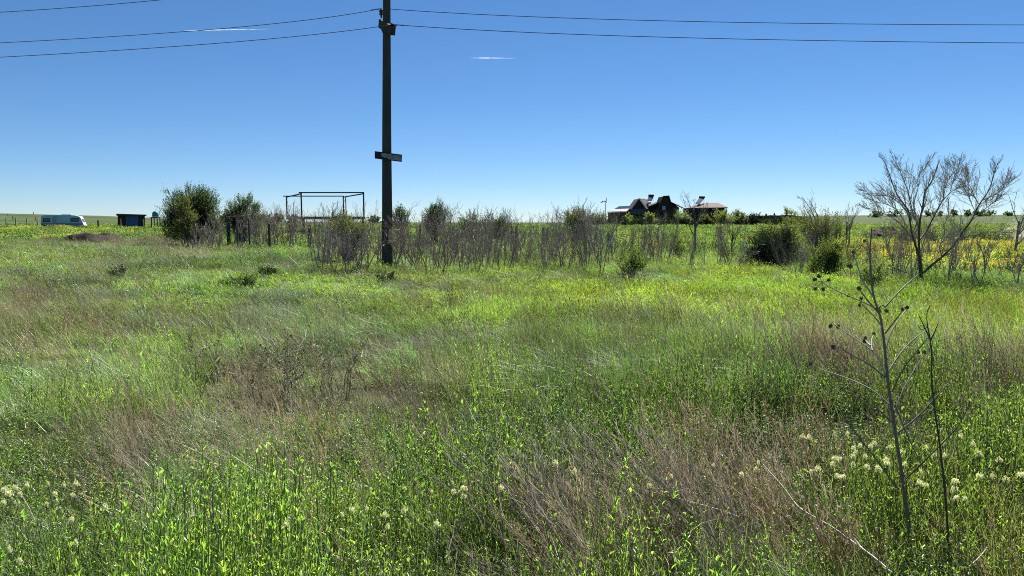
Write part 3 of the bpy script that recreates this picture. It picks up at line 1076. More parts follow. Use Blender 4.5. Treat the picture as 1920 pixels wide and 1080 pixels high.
for x, yt, wp in ((12, 409, 2.2), (30, 408, 2.4), (51, 409, 2.4), (71, 409, 2.2)):
    post(x, 428, yt, wp, M_CONC, 'slim pale post in the grass left of the caravan', 'slim posts left of the caravan', Y=104)
post(184.5, 429, 413, 3.2, M_POST, 'thick short grey post between caravan and shed', Y=104)
post(227, 430, 410, 1.7, M_CONC, 'slim pale post before the left wall of the shed', Y=100)
post(269.5, 430, 411, 1.6, M_CONC, 'slim pale post before the right corner of the shed', Y=100)
post(310, 430, 413, 4, M_POST, 'thick braced corner post right of the blue tank', Y=100, tilt=-.04)
g = at(308, 415, 100)
mb = MB()
mb.tube([at(308, 415, 100), at(293, 428, 100)], .07, 5)
tag(mb.build('brace_rail', M_CONC), 'slanting pale brace leaning on the post right of the tank', 'brace')
for x, yb, yt, Y in ((62.5, 404, 397, 560), (14.5, 405, 401, 420), (24, 412, 405, 300), (66, 413, 406, 300)):
    post(x, yb, yt, 1.3, M_POST, 'tiny far post on the hill slope behind the caravan', 'far posts on the left hill', Y=Y)

# reddish rail on short posts under the second evergreen
mb = MB()
mb.tube([at(424, 406, 37.5), at(446, 405.6, 38), at(468, 405.4, 38.5)], .032, 5)
tag(mb.build('wooden_rail', M_POST), 'thin horizontal rail resting on the posts under the second evergreen', 'rail')
for x in (446, 468):
    post(x, 462, 406, 3.2, M_POST, 'thin post holding the thin rail below the second evergreen', 'posts of the thin rail', Y=38.2)

# ------------------------------------------------------------------ raised steel frame
fr = thing('steel_frame', 'open rusty steel box frame raised on a dark deck above the thicket', 'steel frame', Vector((at(610, 410, 72).x, 72, 0)))
YN, YF = 66.0, 76.0
zt = at(562, 361, YN).z
zd = at(562, 406.0, YN).z
cN = [Vector((at(564.5, 361, YN).x, YN, 0)), Vector((at(681.5, 361, YN).x, YN, 0))]
cF = [Vector((at(537, 366, YF).x, YF, 0)), Vector((at(643.5, 366, YF).x, YF, 0))]
Z = lambda p, z: Vector((p.x, p.y, z))
pw = .10

def bar(a, b, w, name, mat=M_METAL, sh=.5, parent=None):
    mb = MB()
    a, b = Vector(a), Vector(b)
    d = (b - a).normalized()
    ref = Vector((0, 0, 1)) if abs(d.z) < .9 else Vector((1, 0, 0))
    s1 = d.cross(ref).normalized() * w / 2
    s2 = s1.cross(d).normalized() * w / 2
    mb.hexa([a - s1 - s2, a + s1 - s2, a + s1 + s2, a - s1 + s2, b - s1 - s2, b + s1 - s2, b + s1 + s2, b - s1 + s2])
    return wbuild(mb, name, mat, parent or fr)
for p in cN + cF:
    bar(Z(p, zd + .002), Z(p, zt - pw / 2 - .002), pw * 1.1, 'upright')
mid = Vector((at(648, 366, YF - .4).x, YF - .4, 0))
bar(Z(mid, zd + .002), Z(mid, zt - .1), pw * .8, 'upright')
ex = Vector((-.35, 0, 0))
bar(Z(cN[0], zt) + ex * .6, Z(cN[1], zt) + Vector((.06, 0, 0)), pw, 'top_rail')
bar(Z(cF[0], zt) + ex, Z(cF[1], zt) + Vector((.06, 0, 0)), pw, 'top_rail')
bar(Z(cN[0], zt - pw * 1.01), Z(cF[0], zt - pw * 1.01), pw * .98, 'top_rail')
bar(Z(cN[1], zt - pw * 1.01), Z(cF[1], zt - pw * 1.01), pw * .98, 'top_rail')
mb = MB()
e = .12
dk = [Z(cN[0], zd) + Vector((-e, -e, 0)), Z(cN[1], zd) + Vector((e, -e, 0)), Z(cF[1], zd) + Vector((e, e, 0)), Z(cF[0], zd) + Vector((-e, e, 0))]
mb.hexa([p - Vector((0, 0, .24)) for p in dk] + dk)
wbuild(mb, 'deck', M_BEAM, fr)
for p in (cN[0] + Vector((.1, .1, 0)), cN[1] + Vector((-.1, .1, 0)), cF[0] + Vector((.3, -.1, 0)), cF[1] + Vector((-.2, -.1, 0)), (cN[0] + cN[1]) / 2 + Vector((0, .1, 0)), cN[0] * .5 + cF[0] * .5 + Vector((.15, 0, 0))):
    bar(Z(p, -.1), Z(p, zd - .242), .2, 'support_post', M_BEAM)

# ------------------------------------------------------------------ caravan
ca = R(20)
P0 = at(76.5, 428, 110)
ax = Vector((math.cos(ca), math.sin(ca), 0))
nn = Vector((-math.sin(ca), math.cos(ca), 0))       # away from us

def onp(x, y, off=0):
    r = ray(x, y)
    o = Vector((0, 0, CAM_H))
    P = P0 - nn * off
    t = (P - o).dot(nn) / r.dot(nn)
    return o + r * t
cv = thing('caravan', 'pale blue and white parked caravan with dark windows in the left field', 'caravan', Vector((P0.x, P0.y, 0)) + ax * 3)
body = [(76.3, 421.5), (76.5, 409), (77.3, 405.5), (80, 403.6), (86, 403.1), (132, 403.1), (141, 404), (147, 405.5), (150, 408.5), (156.3, 421.5)]
mb = MB()
mb.prism([onp(*p) for p in body], nn * 2.1)
wbuild(mb, 'body', M_CARA, cv)
mb = MB()
mb.prism([onp(*p, .0) for p in ((76.3, 421.6), (156.3, 421.6), (158, 427.5), (76.3, 427.5))], nn * 2.1)
wbuild(mb, 'skirt', M_CARS, cv)
mb = MB()
f0, f1, f2, f3 = onp(147.6, 405.4), onp(150.4, 408.5), onp(156.6, 421.5), onp(158.3, 427.5)
o2 = ax * .03 + Vector((0, 0, .02))
for a, b in ((f0, f1), (f1, f2), (f2, f3)):
    mb.slab([a + o2, b + o2, b + o2 + nn * 2.1, a + o2 + nn * 2.1], .02)
wbuild(mb, 'front_cap', M_WHITE, cv)
mb = MB()
a, b = f1.lerp(f2, .12), f1.lerp(f2, .62)
o3 = o2 + ax * .03
mb.slab([a + o3 + nn * .25, b + o3 + nn * .25, b + o3 + nn * 1.85, a + o3 + nn * 1.85], .02)
wbuild(mb, 'front_window', M_DGLASS, cv)
for (x0, y0, x1, y1) in ((80.3, 409.3, 93, 416.3), (131.8, 409, 147.3, 415.8)):
    mb = MB()
    mb.prism([onp(x0, y0, .03), onp(x1, y0, .03), onp(x1, y1, .03), onp(x0, y1, .03)], nn * .027)
    f = wbuild(mb, 'window', M_RUB, cv)
    mb = MB()
    mb.prism([onp(x0 + 1.2, y0 + 1.2, .045), onp(x1 - 1.2, y0 + 1.2, .045), onp(x1 - 1.2, y1 - 1.2, .045), onp(x0 + 1.2, y1 - 1.2, .045)], nn * .012)
    mb.v = [v - np.array(tuple(cv.location)) for v in mb.v]
    mb.build('pane', M_DGLASS, f)
mb = MB()
mb.prism([onp(98.6, 405.2, .03), onp(105.2, 405.2, .03), onp(105.2, 426, .03), onp(98.6, 426, .03)], nn * .028)
dr = wbuild(mb, 'door', M_CARD, cv)
for x0, x1 in ((76.6, 98), (105.8, 154.5)):
    mb = MB()
    mb.prism([onp(x0, 419, .015), onp(x1 - (.9 if x1 > 150 else 0), 419, .015), onp(x1, 420.9, .015), onp(x0, 420.9, .015)], nn * .013)
    wbuild(mb, 'stripe', M_STRIPE, cv)
mb = MB()
mb.prism([onp(80, 422, .012), onp(90, 422, .012), onp(90, 427, .012), onp(80, 427, .012)], nn * .011)
wbuild(mb, 'hatch', M_RUB, cv)
for x in (112, 122):
    mb = MB()
    c = onp(x, 428, -.1)
    mb.tube([c, c + nn * .2], .32, 14)
    wbuild(mb, 'wheel', M_RUB, cv)
for x in (118, 124, 130):
    mb = MB()
    c = onp(x, 402.8, -.9)
    mb.box((c.x, c.y, c.z), (.4, .4, .16), ca)
    wbuild(mb, 'roof_vent', M_CARA, cv)
mb = MB()
a = f3 + nn * 1.05
mb.tube([a + Vector((0, 0, -.05)), a + ax * 1.0 + Vector((0, 0, -.12))], .05, 5)
wbuild(mb, 'drawbar', M_METAL, cv)

# ------------------------------------------------------------------ shed and tank
def fbox(x0, y0, x1, y1, Y, depth, mb=None):
    """box whose front face spans the pixels at distance Y"""
    mb = mb or MB()
    a, b = at(x0, y0, Y), at(x1, y1, Y)
    for zs in (0,):
        lo, hi = min(a.z, b.z), max(a.z, b.z)
        X0, X1 = min(a.x, b.x), max(a.x, b.x)
        mb.hexa([(X0, Y, lo), (X1, Y, lo), (X1, Y + depth, lo), (X0, Y + depth, lo), (X0, Y, hi), (X1, Y, hi), (X1, Y + depth, hi), (X0, Y + depth, hi)])
    return mb
SY = 106
sh = thing('field_shed', 'small dark wooden shed with a blue door panel and flat roof', 'shed', Vector((at(246, 430, SY).x, SY, 0)))
sn = Vector((at(255, 430, SY).x, SY, 0)).normalized()      # the shed faces us

def fwall(mb, pts, off, depth):
    """polygon drawn on the shed's front plane (off metres towards us), depth metres thick"""
    Pc = Vector((sh.location.x, SY, 0)) - sn * off
    o = Vector((0, 0, CAM_H))
    q = []
    for x, y in pts:
        r = ray(x, y)
        q.append(o + r * ((Pc - o).dot(sn) / r.dot(sn)))
    mb.prism(q, sn * depth)
    return mb
rect = lambda x0, y0, x1, y1: [(x0, y0), (x1, y0), (x1, y1), (x0, y1)]
wbuild(fwall(MB(), [(220.5, 404), (271.5, 405), (271.5, 433), (220.5, 433)], 0, 2.6), 'wall', M_WOODD, sh)
wbuild(fwall(MB(), rect(236, 404.8, 259, 431), .06, .055), 'door', M_BLUEP, sh)
for x in (222, 226.5, 231.2, 261.5, 265.2, 268.8):
    wbuild(fwall(MB(), rect(x, 405.6, x + (2.6 if x > 240 else 4), 431), .03, .028), 'board', M_WOODD, sh)
wbuild(fwall(MB(), [(217.8, 401.3), (274.5, 403.0), (274.5, 404.8), (217.8, 404.4)], .5, 3.4), 'roof', M_WOODD, sh)
wbuild(fwall(MB(), [(217.4, 400.6), (274.9, 402.3), (274.9, 402.95), (217.4, 401.25)], .52, 3.45), 'roof_sheet', M_SHEET, sh)

TY = 108
tk = thing('water_tank', 'teal blue domed water tank standing on dark legs beside the shed', 'water tank', Vector((at(291.5, 430, TY).x, TY, 0)))
c = at(291.5, 406.5, TY)
px_ = TY / FPX
prof = [(0, 5.6), (3, 5.75), (6, 5.6), (8, 5.0), (9.6, 3.6), (10.6, 1.8), (10.9, .1)]
n = 18
V = [(c.x + r * px_ * math.cos(j * 2 * math.pi / n), TY + r * px_ * math.sin(j * 2 * math.pi / n), c.z + z * px_) for z, r in prof for j in range(n)]
Q = [(k * n + j, k * n + (j + 1) % n, (k + 1) * n + (j + 1) % n, (k + 1) * n + j) for k in range(len(prof) - 1) for j in range(n)]
mb = MB()
mb._add(V, Q)
wbuild(mb, 'tank', M_TANK, tk, True)
mb = MB()
mb.box((c.x, TY, c.z - .1), (13 * px_, 13 * px_, .16))
wbuild(mb, 'platform', M_BEAM, tk)
for sx in (-1, 1):
    for sy in (-1, 1):
        mb = MB()
        x_, y_ = c.x + sx * 5.2 * px_, TY + sy * 5.2 * px_
        mb.tube([(x_ + sx * .05, y_, -.1), (x_, y_, c.z - .182)], .075, 5)
        wbuild(mb, 'leg', M_BEAM, tk)
mb = MB()
mb.tube([(c.x - 5.2 * px_, TY - 5.2 * px_ - .08, .5), (c.x + 5.2 * px_, TY - 5.2 * px_ - .08, 1.1)], .04, 4)
wbuild(mb, 'cross_brace', M_BEAM, tk)
mb = MB()
mb.tube([at(272, 406.8, TY), at(286, 407.4, TY - .4), at(303, 406.8, TY)], .03, 4)
wbuild(mb, 'pipe', M_WIRE, tk)

# ------------------------------------------------------------------ dug soil
def heap(x0, x1, Y, depth, h, label, mat, seed, name='soil_heap', cat='soil heap'):
    a, b = at(x0, 440, Y), at(x1, 440, Y)
    cx, wx = (a.x + b.x) / 2, (b.x - a.x) / 2
    n = 36
    U, Vv = np.meshgrid(np.linspace(-1, 1, n * 2), np.linspace(-1, 1, n), indexing='ij')
    X, Yy = cx + U * wx, Y + Vv * depth
    rr = np.clip(1 - U ** 2 - Vv ** 2, 0, 1)
    Zz = gh(X, Yy) - .04 + h * np.sqrt(rr) * (.45 + 1.0 * fbm(X, Yy, .7, seed, 4))
    m = n
    i = np.arange(2 * n - 1)[:, None] * m
    j = np.arange(n - 1)[None]
    Q = np.stack([i + j, i + m + j, i + m + j + 1, i + j + 1], -1).reshape(-1, 4)
    mb = MB()
    mb._add(np.stack([X, Yy, Zz], -1), Q)
    return tag(mb.build(name, mat, None, True), label, cat)
heap(116, 236, 52, 1.9, .80, 'low heap of freshly dug dark soil in the left field', M_SOIL, 3)
# ------------------------------------------------------------------ farm house with A-frame front
def fprism(pts, Y, depth):
    mb = MB()
    mb.prism([at(x, y, Y) for x, y in pts], (0, depth, 0))
    return mb
def fslab(q, th, mb=None):
    mb = mb or MB()
    mb.slab([at(*p) for p in q], th)
    return mb
HY = 150
h1 = thing('wooden_house', 'dark wooden house with steep A-frame front and grey sheet roofs', 'house', Vector((at(1215, 430, HY).x, HY, 0)))
wb = lambda mb, nm, mt, par=None: wbuild(mb, nm, mt, par or h1)

def sub(mb, nm, mt, parent):
    mb.v = [v - np.array(tuple(h1.location)) for v in mb.v]
    return mb.build(nm, mt, parent)
wb(fbox(1146, 397, 1189, 432, HY, 5), 'annex_wall', M_WOODT)
for x in (1154.6, 1160):
    f = wb(fbox(x, 396.5, x + 3.8, 405.5, HY - .08, .075), 'window', M_WOODD)
    sub(fbox(x + .6, 397.2, x + 3.2, 404.8, HY - .11, .028), 'pane', M_DGLASS, f)
E0, E1, R1, R0 = (1140.5, 398.2, HY - .6), (1174, 397, HY - .6), (1188, 385.8, HY + 4.5), (1161, 386.8, HY + 4.5)
rf = wb(fslab([E0, E1, R1, R0], .18), 'annex_roof', M_SHEET)

def bil(u, v, lift=0):
    a, b, c_, d_ = (at(*p) for p in (E0, E1, R1, R0))
    p = (a * (1 - u) + b * u) * (1 - v) + (d_ * (1 - u) + c_ * u) * v
    return p + Vector((0, 0, lift))
for v0, v1, mt in ((.06, .46, M_PANELSKY), (.5, .95, M_PANEL)):  # lower row takes the colour with the sky reflection painted in
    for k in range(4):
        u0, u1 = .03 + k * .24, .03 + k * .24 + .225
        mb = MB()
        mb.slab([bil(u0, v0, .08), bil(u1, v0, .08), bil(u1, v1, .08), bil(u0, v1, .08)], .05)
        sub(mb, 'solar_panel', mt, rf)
wb(fprism([(1184.5, 391.5), (1198, 372.6), (1211, 391), (1211, 432), (1184.5, 432)], HY - 1.6, 6), 'gable_wing', M_WOODD)
A0, A1 = (1198, 371.6, HY - 2.0), (1214, 374.2, HY + 4.5)
rr = wb(fslab([A0, (1212, 391.6, HY - 2.0), (1227.5, 389.5, HY + 4.5), A1], .14), 'roof', M_SHEET)
for k in range(7):
    t = .06 + k * .145
    a = at(*A0).lerp(at(*A1), t) + Vector((0, 0, .05))
    b = at(1212, 391.6, HY - 2.0).lerp(at(1227.5, 389.5, HY + 4.5), t) + Vector((0, 0, .05))
    mb = MB()
    mb.tube([a, b], .05, 4)
    sub(mb, 'roof_seam', M_SHEET, rr)
wb(fslab([A0, A1, (1200, 391.5, HY + 4.5), (1183.2, 392.5, HY - 2.0)], .14), 'roof', M_SHEET)
wb(fbox(1183.5, 392, 1211.6, 400.8, HY - 2.5, .12), 'balcony_parapet', M_GREYB)
wb(fbox(1183.5, 401, 1211.6, 402.4, HY - 2.5, .85), 'balcony_floor', M_WOODD)
wb(fprism([(1211.5, 389), (1241, 377.6), (1257, 378.2), (1273.5, 389), (1273.5, 432), (1211.5, 432)], HY + .3, 7), 'main_wall', M_WOODD)
wb(fslab([(1209.5, 389.2, HY - .6), (1242, 376.4, HY - .6), (1247, 379, HY + 8), (1217, 390.5, HY + 8)], .16), 'roof', M_SHEET)
wb(fslab([(1256, 377, HY - .6), (1281, 389.2, HY - .6), (1284, 390.4, HY + 8), (1258, 379.5, HY + 8)], .16), 'roof', M_WOODD)
wb(fprism([(1228.5, 407), (1244.2, 368.2), (1254.2, 367.2), (1266, 407)], HY - 1.9, 5), 'a_frame', M_WOODD)
mb = MB()
for (a, b) in (((1227.5, 407), (1243.4, 367.5)), ((1255, 366.6), (1267.2, 407))):
    mb.slab([at(*a, HY - 2.3), at(*b, HY - 2.3), at(*b, HY + 3.2), at(*a, HY + 3.2)], .16)
mb.slab([at(1243, 367.2, HY - 2.32), at(1255.4, 366.4, HY - 2.32), at(1255.4, 366.4, HY + 3.2), at(1243, 367.2, HY + 3.2)], .14)
wb(mb, 'a_frame_roof', M_BEAM)
f = wb(fbox(1241.3, 385.6, 1248.2, 393.8, HY - 2.0, .095), 'window', M_WOODD)
sub(fbox(1242, 386.2, 1244.6, 393.2, HY - 2.03, .028), 'pane', M_GLASS, f)
sub(fbox(1245.1, 386.2, 1247.6, 393.2, HY - 2.03, .028), 'pane', M_GLASS, f)
wb(fbox(1263, 389.2, 1273, 402, HY + .22, .075), 'side_wall', M_WOODT)
wb(fbox(1221, 402.4, 1267, 404.2, HY - 3.4, 1.45), 'balcony_floor', M_WOODR)
rl = wb(fbox(1250, 393, 1266.5, 402.2, HY - 3.35, .1), 'balcony_parapet', M_WOODD)
for x in (1224, 1229, 1234, 1239, 1244, 1249):
    wb(fbox(x, 395, x + .9, 402.2, HY - 3.35, .1), 'baluster', M_WOODR)
wb(fbox(1222, 394, 1249.6, 394.8, HY - 3.36, .11), 'handrail', M_WOODR)
for x in (1223, 1237, 1252, 1265):
    wb(fbox(x, 404.4, x + 1.4, 432, HY - 3.2, .15), 'balcony_post', M_WOODR)

def heater(label, q, tx0, tx1, ty, Yb, Yt, feet):
    t = thing('solar_water_heater', label, 'solar heater', at(*feet[0]))
    mb = MB()
    mb.slab([at(*q[0], Yb), at(*q[1], Yb), at(*q[2], Yt), at(*q[3], Yt)], .12)
    wbuild(mb, 'collector', M_PANEL, t)
    mb = MB()
    a, b = at(tx0, ty, Yt), at(tx1, ty, Yt)
    mb.tube([a, a.lerp(b, .5), b], .22, 12)
    wbuild(mb, 'tank', M_BEAM, t, True)
    for f in feet:
        mb = MB()
        top = at(f[0], ty + .5, Yt)
        mb.tube([top, at(*f)], .045, 4)
        wbuild(mb, 'stand_leg', M_WIRE, t)
    return t
heater('tilted solar water heater on the grey roof beside the A-frame', [(1212.5, 378.5), (1220.5, 379.5), (1226, 367), (1216.5, 366.2)], 1216, 1226, 366.6, HY + .5, HY + 2.6, ((1224.5, 377.5, HY + 2.6), (1217.5, 377.5, HY + 2.6)))
mb = MB()
a, b = at(1213.5, 380, HY + .4), at(1220.8, 380.4, HY + .4)
mb.tube([a, a.lerp(b, .5), b], .26, 12)
tag(mb.build('storage_drum', M_WHITE, None, True), 'small pale drum on the roof at the foot of the tilted heater', 'drum')

# second house
H2 = 153
h2 = thing('balcony_house', 'dark house with pinkish hipped roof and long balcony right of the A-frame house', 'house', Vector((at(1326, 430, H2).x, H2, 0)))
wbuild(fbox(1296, 389.6, 1357.5, 432, H2, 7), 'wall', M_WOODD, h2)
e0, e1, e2, e3 = (1288, 389.8, H2 - 1.2), (1364.5, 388.6, H2 - 1.2), (1360, 389.6, H2 + 8.4), (1291, 390.4, H2 + 8.4)
r0, r1 = (1319, 380.4, H2 + 3.6), (1346, 380.0, H2 + 3.6)
for q, mt in (([e0, e1, r1, r0], M_SHEETP), ([e2, e3, r0, r1], M_SHEETP)):
    wbuild(fslab(q, .15), 'roof', mt, h2)
for tri in ((e0, r0, e3), (e1, e2, r1)):
    mb = MB()
    mb.prism([at(*p) for p in tri], (0, 0, -.15))
    wbuild(mb, 'roof_hip', M_SHEETP, h2)
wbuild(fbox(1290, 394.8, 1363.5, 406.5, H2 - 1.1, .12), 'balcony_parapet', M_WOODD, h2)
wbuild(fbox(1290, 406.7, 1363.5, 408.2, H2 - 1.1, 1.08), 'balcony_floor', M_WOODD, h2)
for x0, x1 in ((1334.8, 1346.2), (1298.5, 1304)):
    f = wbuild(fbox(x0, 389.9, x1, 394.6, H2 - .06, .055), 'window', M_WOODD, h2)
    k = max(1, round((x1 - x0) / 4))
    for i in range(k):
        w_ = (x1 - x0 - .6) / k
        mb = fbox(x0 + .4 + i * w_, 390.3, x0 + .4 + (i + .9) * w_, 394.3, H2 - .09, .028)
        mb.v = [v - np.array(tuple(h2.location)) for v in mb.v]
        mb.build('pane', M_GLASS, f)
for x in (1291, 1362):
    wbuild(fbox(x, 390.6 if x < 1300 else 389.8, x + .9, 394.6, H2 - 1.08, .1), 'balcony_post', M_WOODD, h2)
heater('dark tilted solar water heater on the pinkish roof', [(1304, 381.5), (1311.5, 382.5), (1321.5, 370.6), (1311.5, 369.4)], 1311, 1321.5, 369.8, H2 + .5, H2 + 3.2, ((1320, 381, H2 + 3.2), (1312, 381, H2 + 3.2)))

# long low shed
H3 = 150
h3 = thing('long_shed', 'long low dark shed with a sagging roof behind the hedge', 'shed', Vector((at(1466, 430, H3).x, H3, 0)))
wbuild(fbox(1424, 406.6, 1514, 432, H3, 5), 'wall', M_WOODD, h3)
mb = MB()
tp = [(1418.5, 404.3), (1432, 405.2), (1446, 403.4), (1460, 404.6), (1472, 403.0), (1482, 403.0), (1496, 404.6), (1517, 408.4)]
for (a, b) in zip(tp[:-1], tp[1:]):
    mb.prism([at(*a, H3 - .8), at(*b, H3 - .8), at(b[0], b[1] + 2.0, H3 - .8), at(a[0], a[1] + 2.2, H3 - .8)], (0, 6.4, 0))
wbuild(mb, 'roof', M_BEAM, h3)
mb = MB()
mb.prism([at(1450.6, 403.6, H3 + 2), at(1452.4, 398.8, H3 + 2), at(1454.2, 403.6, H3 + 2)], (0, .3, 0))
wbuild(mb, 'roof_vent', M_BEAM, h3)
wbuild(fbox(1436, 400.6, 1438.2, 404, H3 + 1, .3), 'chimney', M_BEAM, h3)

# small wind turbine
WY = 155
wt = thing('wind_turbine', 'small wind turbine on a thin mast left of the houses', 'wind turbine', Vector((at(1135, 430, WY).x, WY, 0)))
mb = MB()
mb.tube([(wt.location.x, WY, -.2), at(1135, 378, WY)], [.11, .06], 6)
wbuild(mb, 'mast', M_WIRE, wt)
mb = MB()
mb.tube([at(1137.5, 377, WY), at(1134, 377.2, WY), at(1130.5, 377.3, WY), at(1128.5, 378, WY)], [.08, .12, .06, .03], 6)
wbuild(mb, 'nacelle', M_WIRE, wt)
mb = MB()
mb.prism([at(1130.4, 376.6, WY), at(1126.2, 379.6, WY), at(1127.2, 380.6, WY), at(1131, 378.6, WY)], (0, .04, 0))
wbuild(mb, 'tail_vane', M_BEAM, wt)
hub = at(1137.3, 377, WY)
for an in (88, 208, 328):
    mb = MB()
    d = Vector((.12 * math.cos(R(an)), math.cos(R(an)), math.sin(R(an))))
    mb.tube([hub, hub + d * .35, hub + d * .8], [.03, .06, .015], 4)
    wbuild(mb, 'blade', M_WIRE, wt)
# ------------------------------------------------------------------ branches
def grow(mbs, rng, p, d, L, r, lev, cfg):
    """recursive bare branch; mbs = builders for [stem, twigs]"""
    seg = cfg['seg'][lev]
    wob, up = cfg['wob'][lev], cfg['up'][lev]
    wind = np.array(cfg.get('wind', (0, 0, 0)))
    P, D = [np.array(p, float)], []
    d = np.array(d, float)
    d /= np.linalg.norm(d)
    for i in range(seg):
        d = d + rng.normal(0, wob, 3) + np.array([0, 0, up]) + wind * (.4 + .6 * lev)
        d /= np.linalg.norm(d)
        D.append(d.copy())
        P.append(P[-1] + d * L / seg)
    P = np.array(P)
    last = lev == len(cfg['n'])
    t = np.linspace(0, 1, seg + 1)
    rr = np.maximum(r * (1 - t * cfg['taper'][lev]), cfg.get('rmin', .002))
    n = 6 if lev == 0 else (4 if lev == 1 else 3)
    mbs[0 if lev < cfg.get('split', 1) else 1].tube(P, rr, n, rng.uniform(0, 1), 0, cap=False)
    if last:
        if cfg.get('bud'):
            m = rng.poisson(cfg['bud'])
            if m:
                q = rng.uniform(.15, 1, m)
                C = np.stack([np.interp(q, t, P[:, k]) for k in range(3)], 1)
                mbs[1].rhombs(C, rng.normal(0, 1, (m, 3)) + D[-1] * .8, rng.normal(0, 1, (m, 3)), rng.uniform(.7, 1.3, m) * cfg['budl'], rng.uniform(.7, 1.2, m) * cfg['budl'] * .22, rng.uniform(0, 1, m), 1)
        return
    nc = cfg['n'][lev]
    nc = rng.randint(max(1, int(nc * .7)), int(nc * 1.3) + 1)
    for k in range(nc):
        tt = cfg['t0'][lev] + (1 - cfg['t0'][lev]) * (k + rng.uniform(.1, .9)) / nc
        c = np.array([np.interp(tt, t, P[:, j]) for j in range(3)])
        dd = D[min(seg - 1, int(tt * seg))]
        an = cfg['ang'][lev] * rng.uniform(.6, 1.3)
        ref = rng.normal(0, 1, 3)
        s = np.cross(dd, ref)
        s /= max(np.linalg.norm(s), 1e-6)
        nd_ = dd * math.cos(an) + s * math.sin(an)
        grow(mbs, rng, c, nd_, L * cfg['ratio'][lev] * rng.uniform(.6, 1.2) * (1.15 - .55 * tt), max(np.interp(tt, t, rr) * cfg['rr'][lev], .0015), lev + 1, cfg)

SAP = dict(seg=[7, 4, 3], wob=[.07, .10, .12], up=[.05, .13, .08], taper=[.75, .65, .5], n=[11, 4], t0=[.26, .2], ang=[.60, .6], ratio=[.34, .5], rr=[.5, .62], rmin=.0027, bud=.6, budl=.016)
TREE = dict(seg=[6, 7, 6, 4, 3], wob=[.05, .09, .12, .14, .16], up=[.05, .05, .06, .05, .04], taper=[.45, .7, .7, .7, .6], n=[6, 7, 6, 3], t0=[.45, .25, .2, .2], ang=[.62, .6, .65, .7], ratio=[.95, .55, .5, .5],
            rr=[.6, .5, .5, .6], rmin=.0028, bud=.8, budl=.02, split=2)

def sapling_proto(seed, h, stems, name='bare_sapling'):
    rng = np.random.RandomState(seed)
    a, b = MB(), MB()
    for s in range(stems):
        p = np.array([*rng.normal(0, .13 * (stems > 1), 2), -.05])
        d = np.array([*rng.normal(0, .16 if stems > 1 else .06, 2), 1])
        grow([a, b], rng, p, d, h * rng.uniform(.72, 1.05), .0125 * h ** .5 * rng.uniform(.7, 1.35), 0, SAP)
    return a, b

STEMS = [1, 3, 4, 4, 2, 4, 3, 5, 3, 2, 4, 3]
SAPS = []
for i in range(12):
    stems = STEMS[i]
    a, b = sapling_proto(500 + i, 1.0 * 1.8, stems)
    SAPS.append((a.mesh('stem', [M_TWIG if i % 3 else M_TWIGB]), b.mesh('twigs', [M_TWIGB if i % 3 == 0 else M_TWIG, M_BUD])))
SAPPROTO = {}
rngS = np.random.RandomState(4242)

def sapling(x, y, h, label, group, k=None):
    """x, y world; h height"""
    k = rngS.randint(0, 12) if k is None else k
    key = k
    if key not in SAPPROTO:
        t = thing('bare_sapling', label, 'sapling', (0, 0, 0), 0, group)
        for nm, me in (('stem', SAPS[k][0]), ('twigs', SAPS[k][1])):
            o = bpy.data.objects.new(nm, me)
            COL.objects.link(o)
            o.parent = t
        SAPPROTO[key] = t
    else:
        t = copy_tree(SAPPROTO[key])
        t['label'], t['group'] = label, group
    s = h / 1.8
    t.location = (x, y, ghs(x, y))
    t.rotation_euler = (rngS.normal(0, .07), rngS.normal(0, .07), rngS.uniform(0, 6.28))
    t.scale = (s * rngS.uniform(.85, 1.15), s * rngS.uniform(.85, 1.15), s)
    return t

def sap_rows(rows, label, group):
    for x0, x1, yb0, yb1, n, h0, h1 in rows:
        for i in range(n):
            x = x0 + (x1 - x0) * (i + rngS.uniform(0, 1)) / n
            g = on_ground(x, rngS.uniform(yb0, yb1))
            k = rngS.randint(0, 12)
            f = rngS.uniform(0, 1)
            lk = ('short ', 'mid-height ', 'tall ')[min(2, int(f * 3))] + {1: 'single-stemmed ', 2: 'twin-stemmed ', 3: 'three-stemmed ', 4: 'four-stemmed ', 5: 'many-stemmed '}[STEMS[k]]
            sapling(g.x, g.y, h0 + (h1 - h0) * f, lk + label, group, k)
sap_rows([(365, 420, 466, 480, 9, 1.2, 1.9), (420, 600, 455, 476, 36, 1.6, 2.6)], 'bare sapling behind the wooden posts left of the pole', 'saplings behind the wooden posts')
sap_rows([(598, 690, 500, 516, 15, 1.3, 1.85), (600, 705, 468, 492, 18, 1.7, 2.3)], 'bare sapling in the clump below the steel frame', 'saplings below the steel frame')
sap_rows([(705, 790, 497, 512, 16, 1.2, 1.95)], 'bare sapling at the foot of the utility pole', 'saplings round the pole foot')
for x0, x1, w_ in ((785, 900, 'left part'), (900, 1020, 'middle'), (1020, 1135, 'right part')):
    sap_rows([(x0, x1, 500, 520, 18, .9, 1.8)], 'bare sapling at the front of the %s of the wide thicket' % w_, 'saplings at the front of the wide thicket')
    sap_rows([(x0, x1 + 15, 468, 500, 18, 1.4, 2.4)], 'bare sapling at the back of the %s of the wide thicket' % w_, 'saplings at the back of the wide thicket')
sap_rows([(1135, 1260, 474, 508, 16, 1.1, 1.9), (1240, 1420, 470, 512, 18, 1.0, 1.8)], 'bare sapling in the sparse thicket before the bright field', 'saplings of the sparse thicket')
sap_rows([(1466, 1575, 506, 530, 12, .7, 1.35)], 'bare sapling before the very dark bush', 'saplings before the dark bush')
sap_rows([(1625, 1815, 505, 527, 14, 1.0, 2.0)], 'bare sapling close about the trunk of the big bare tree', 'saplings close about the big tree trunk')
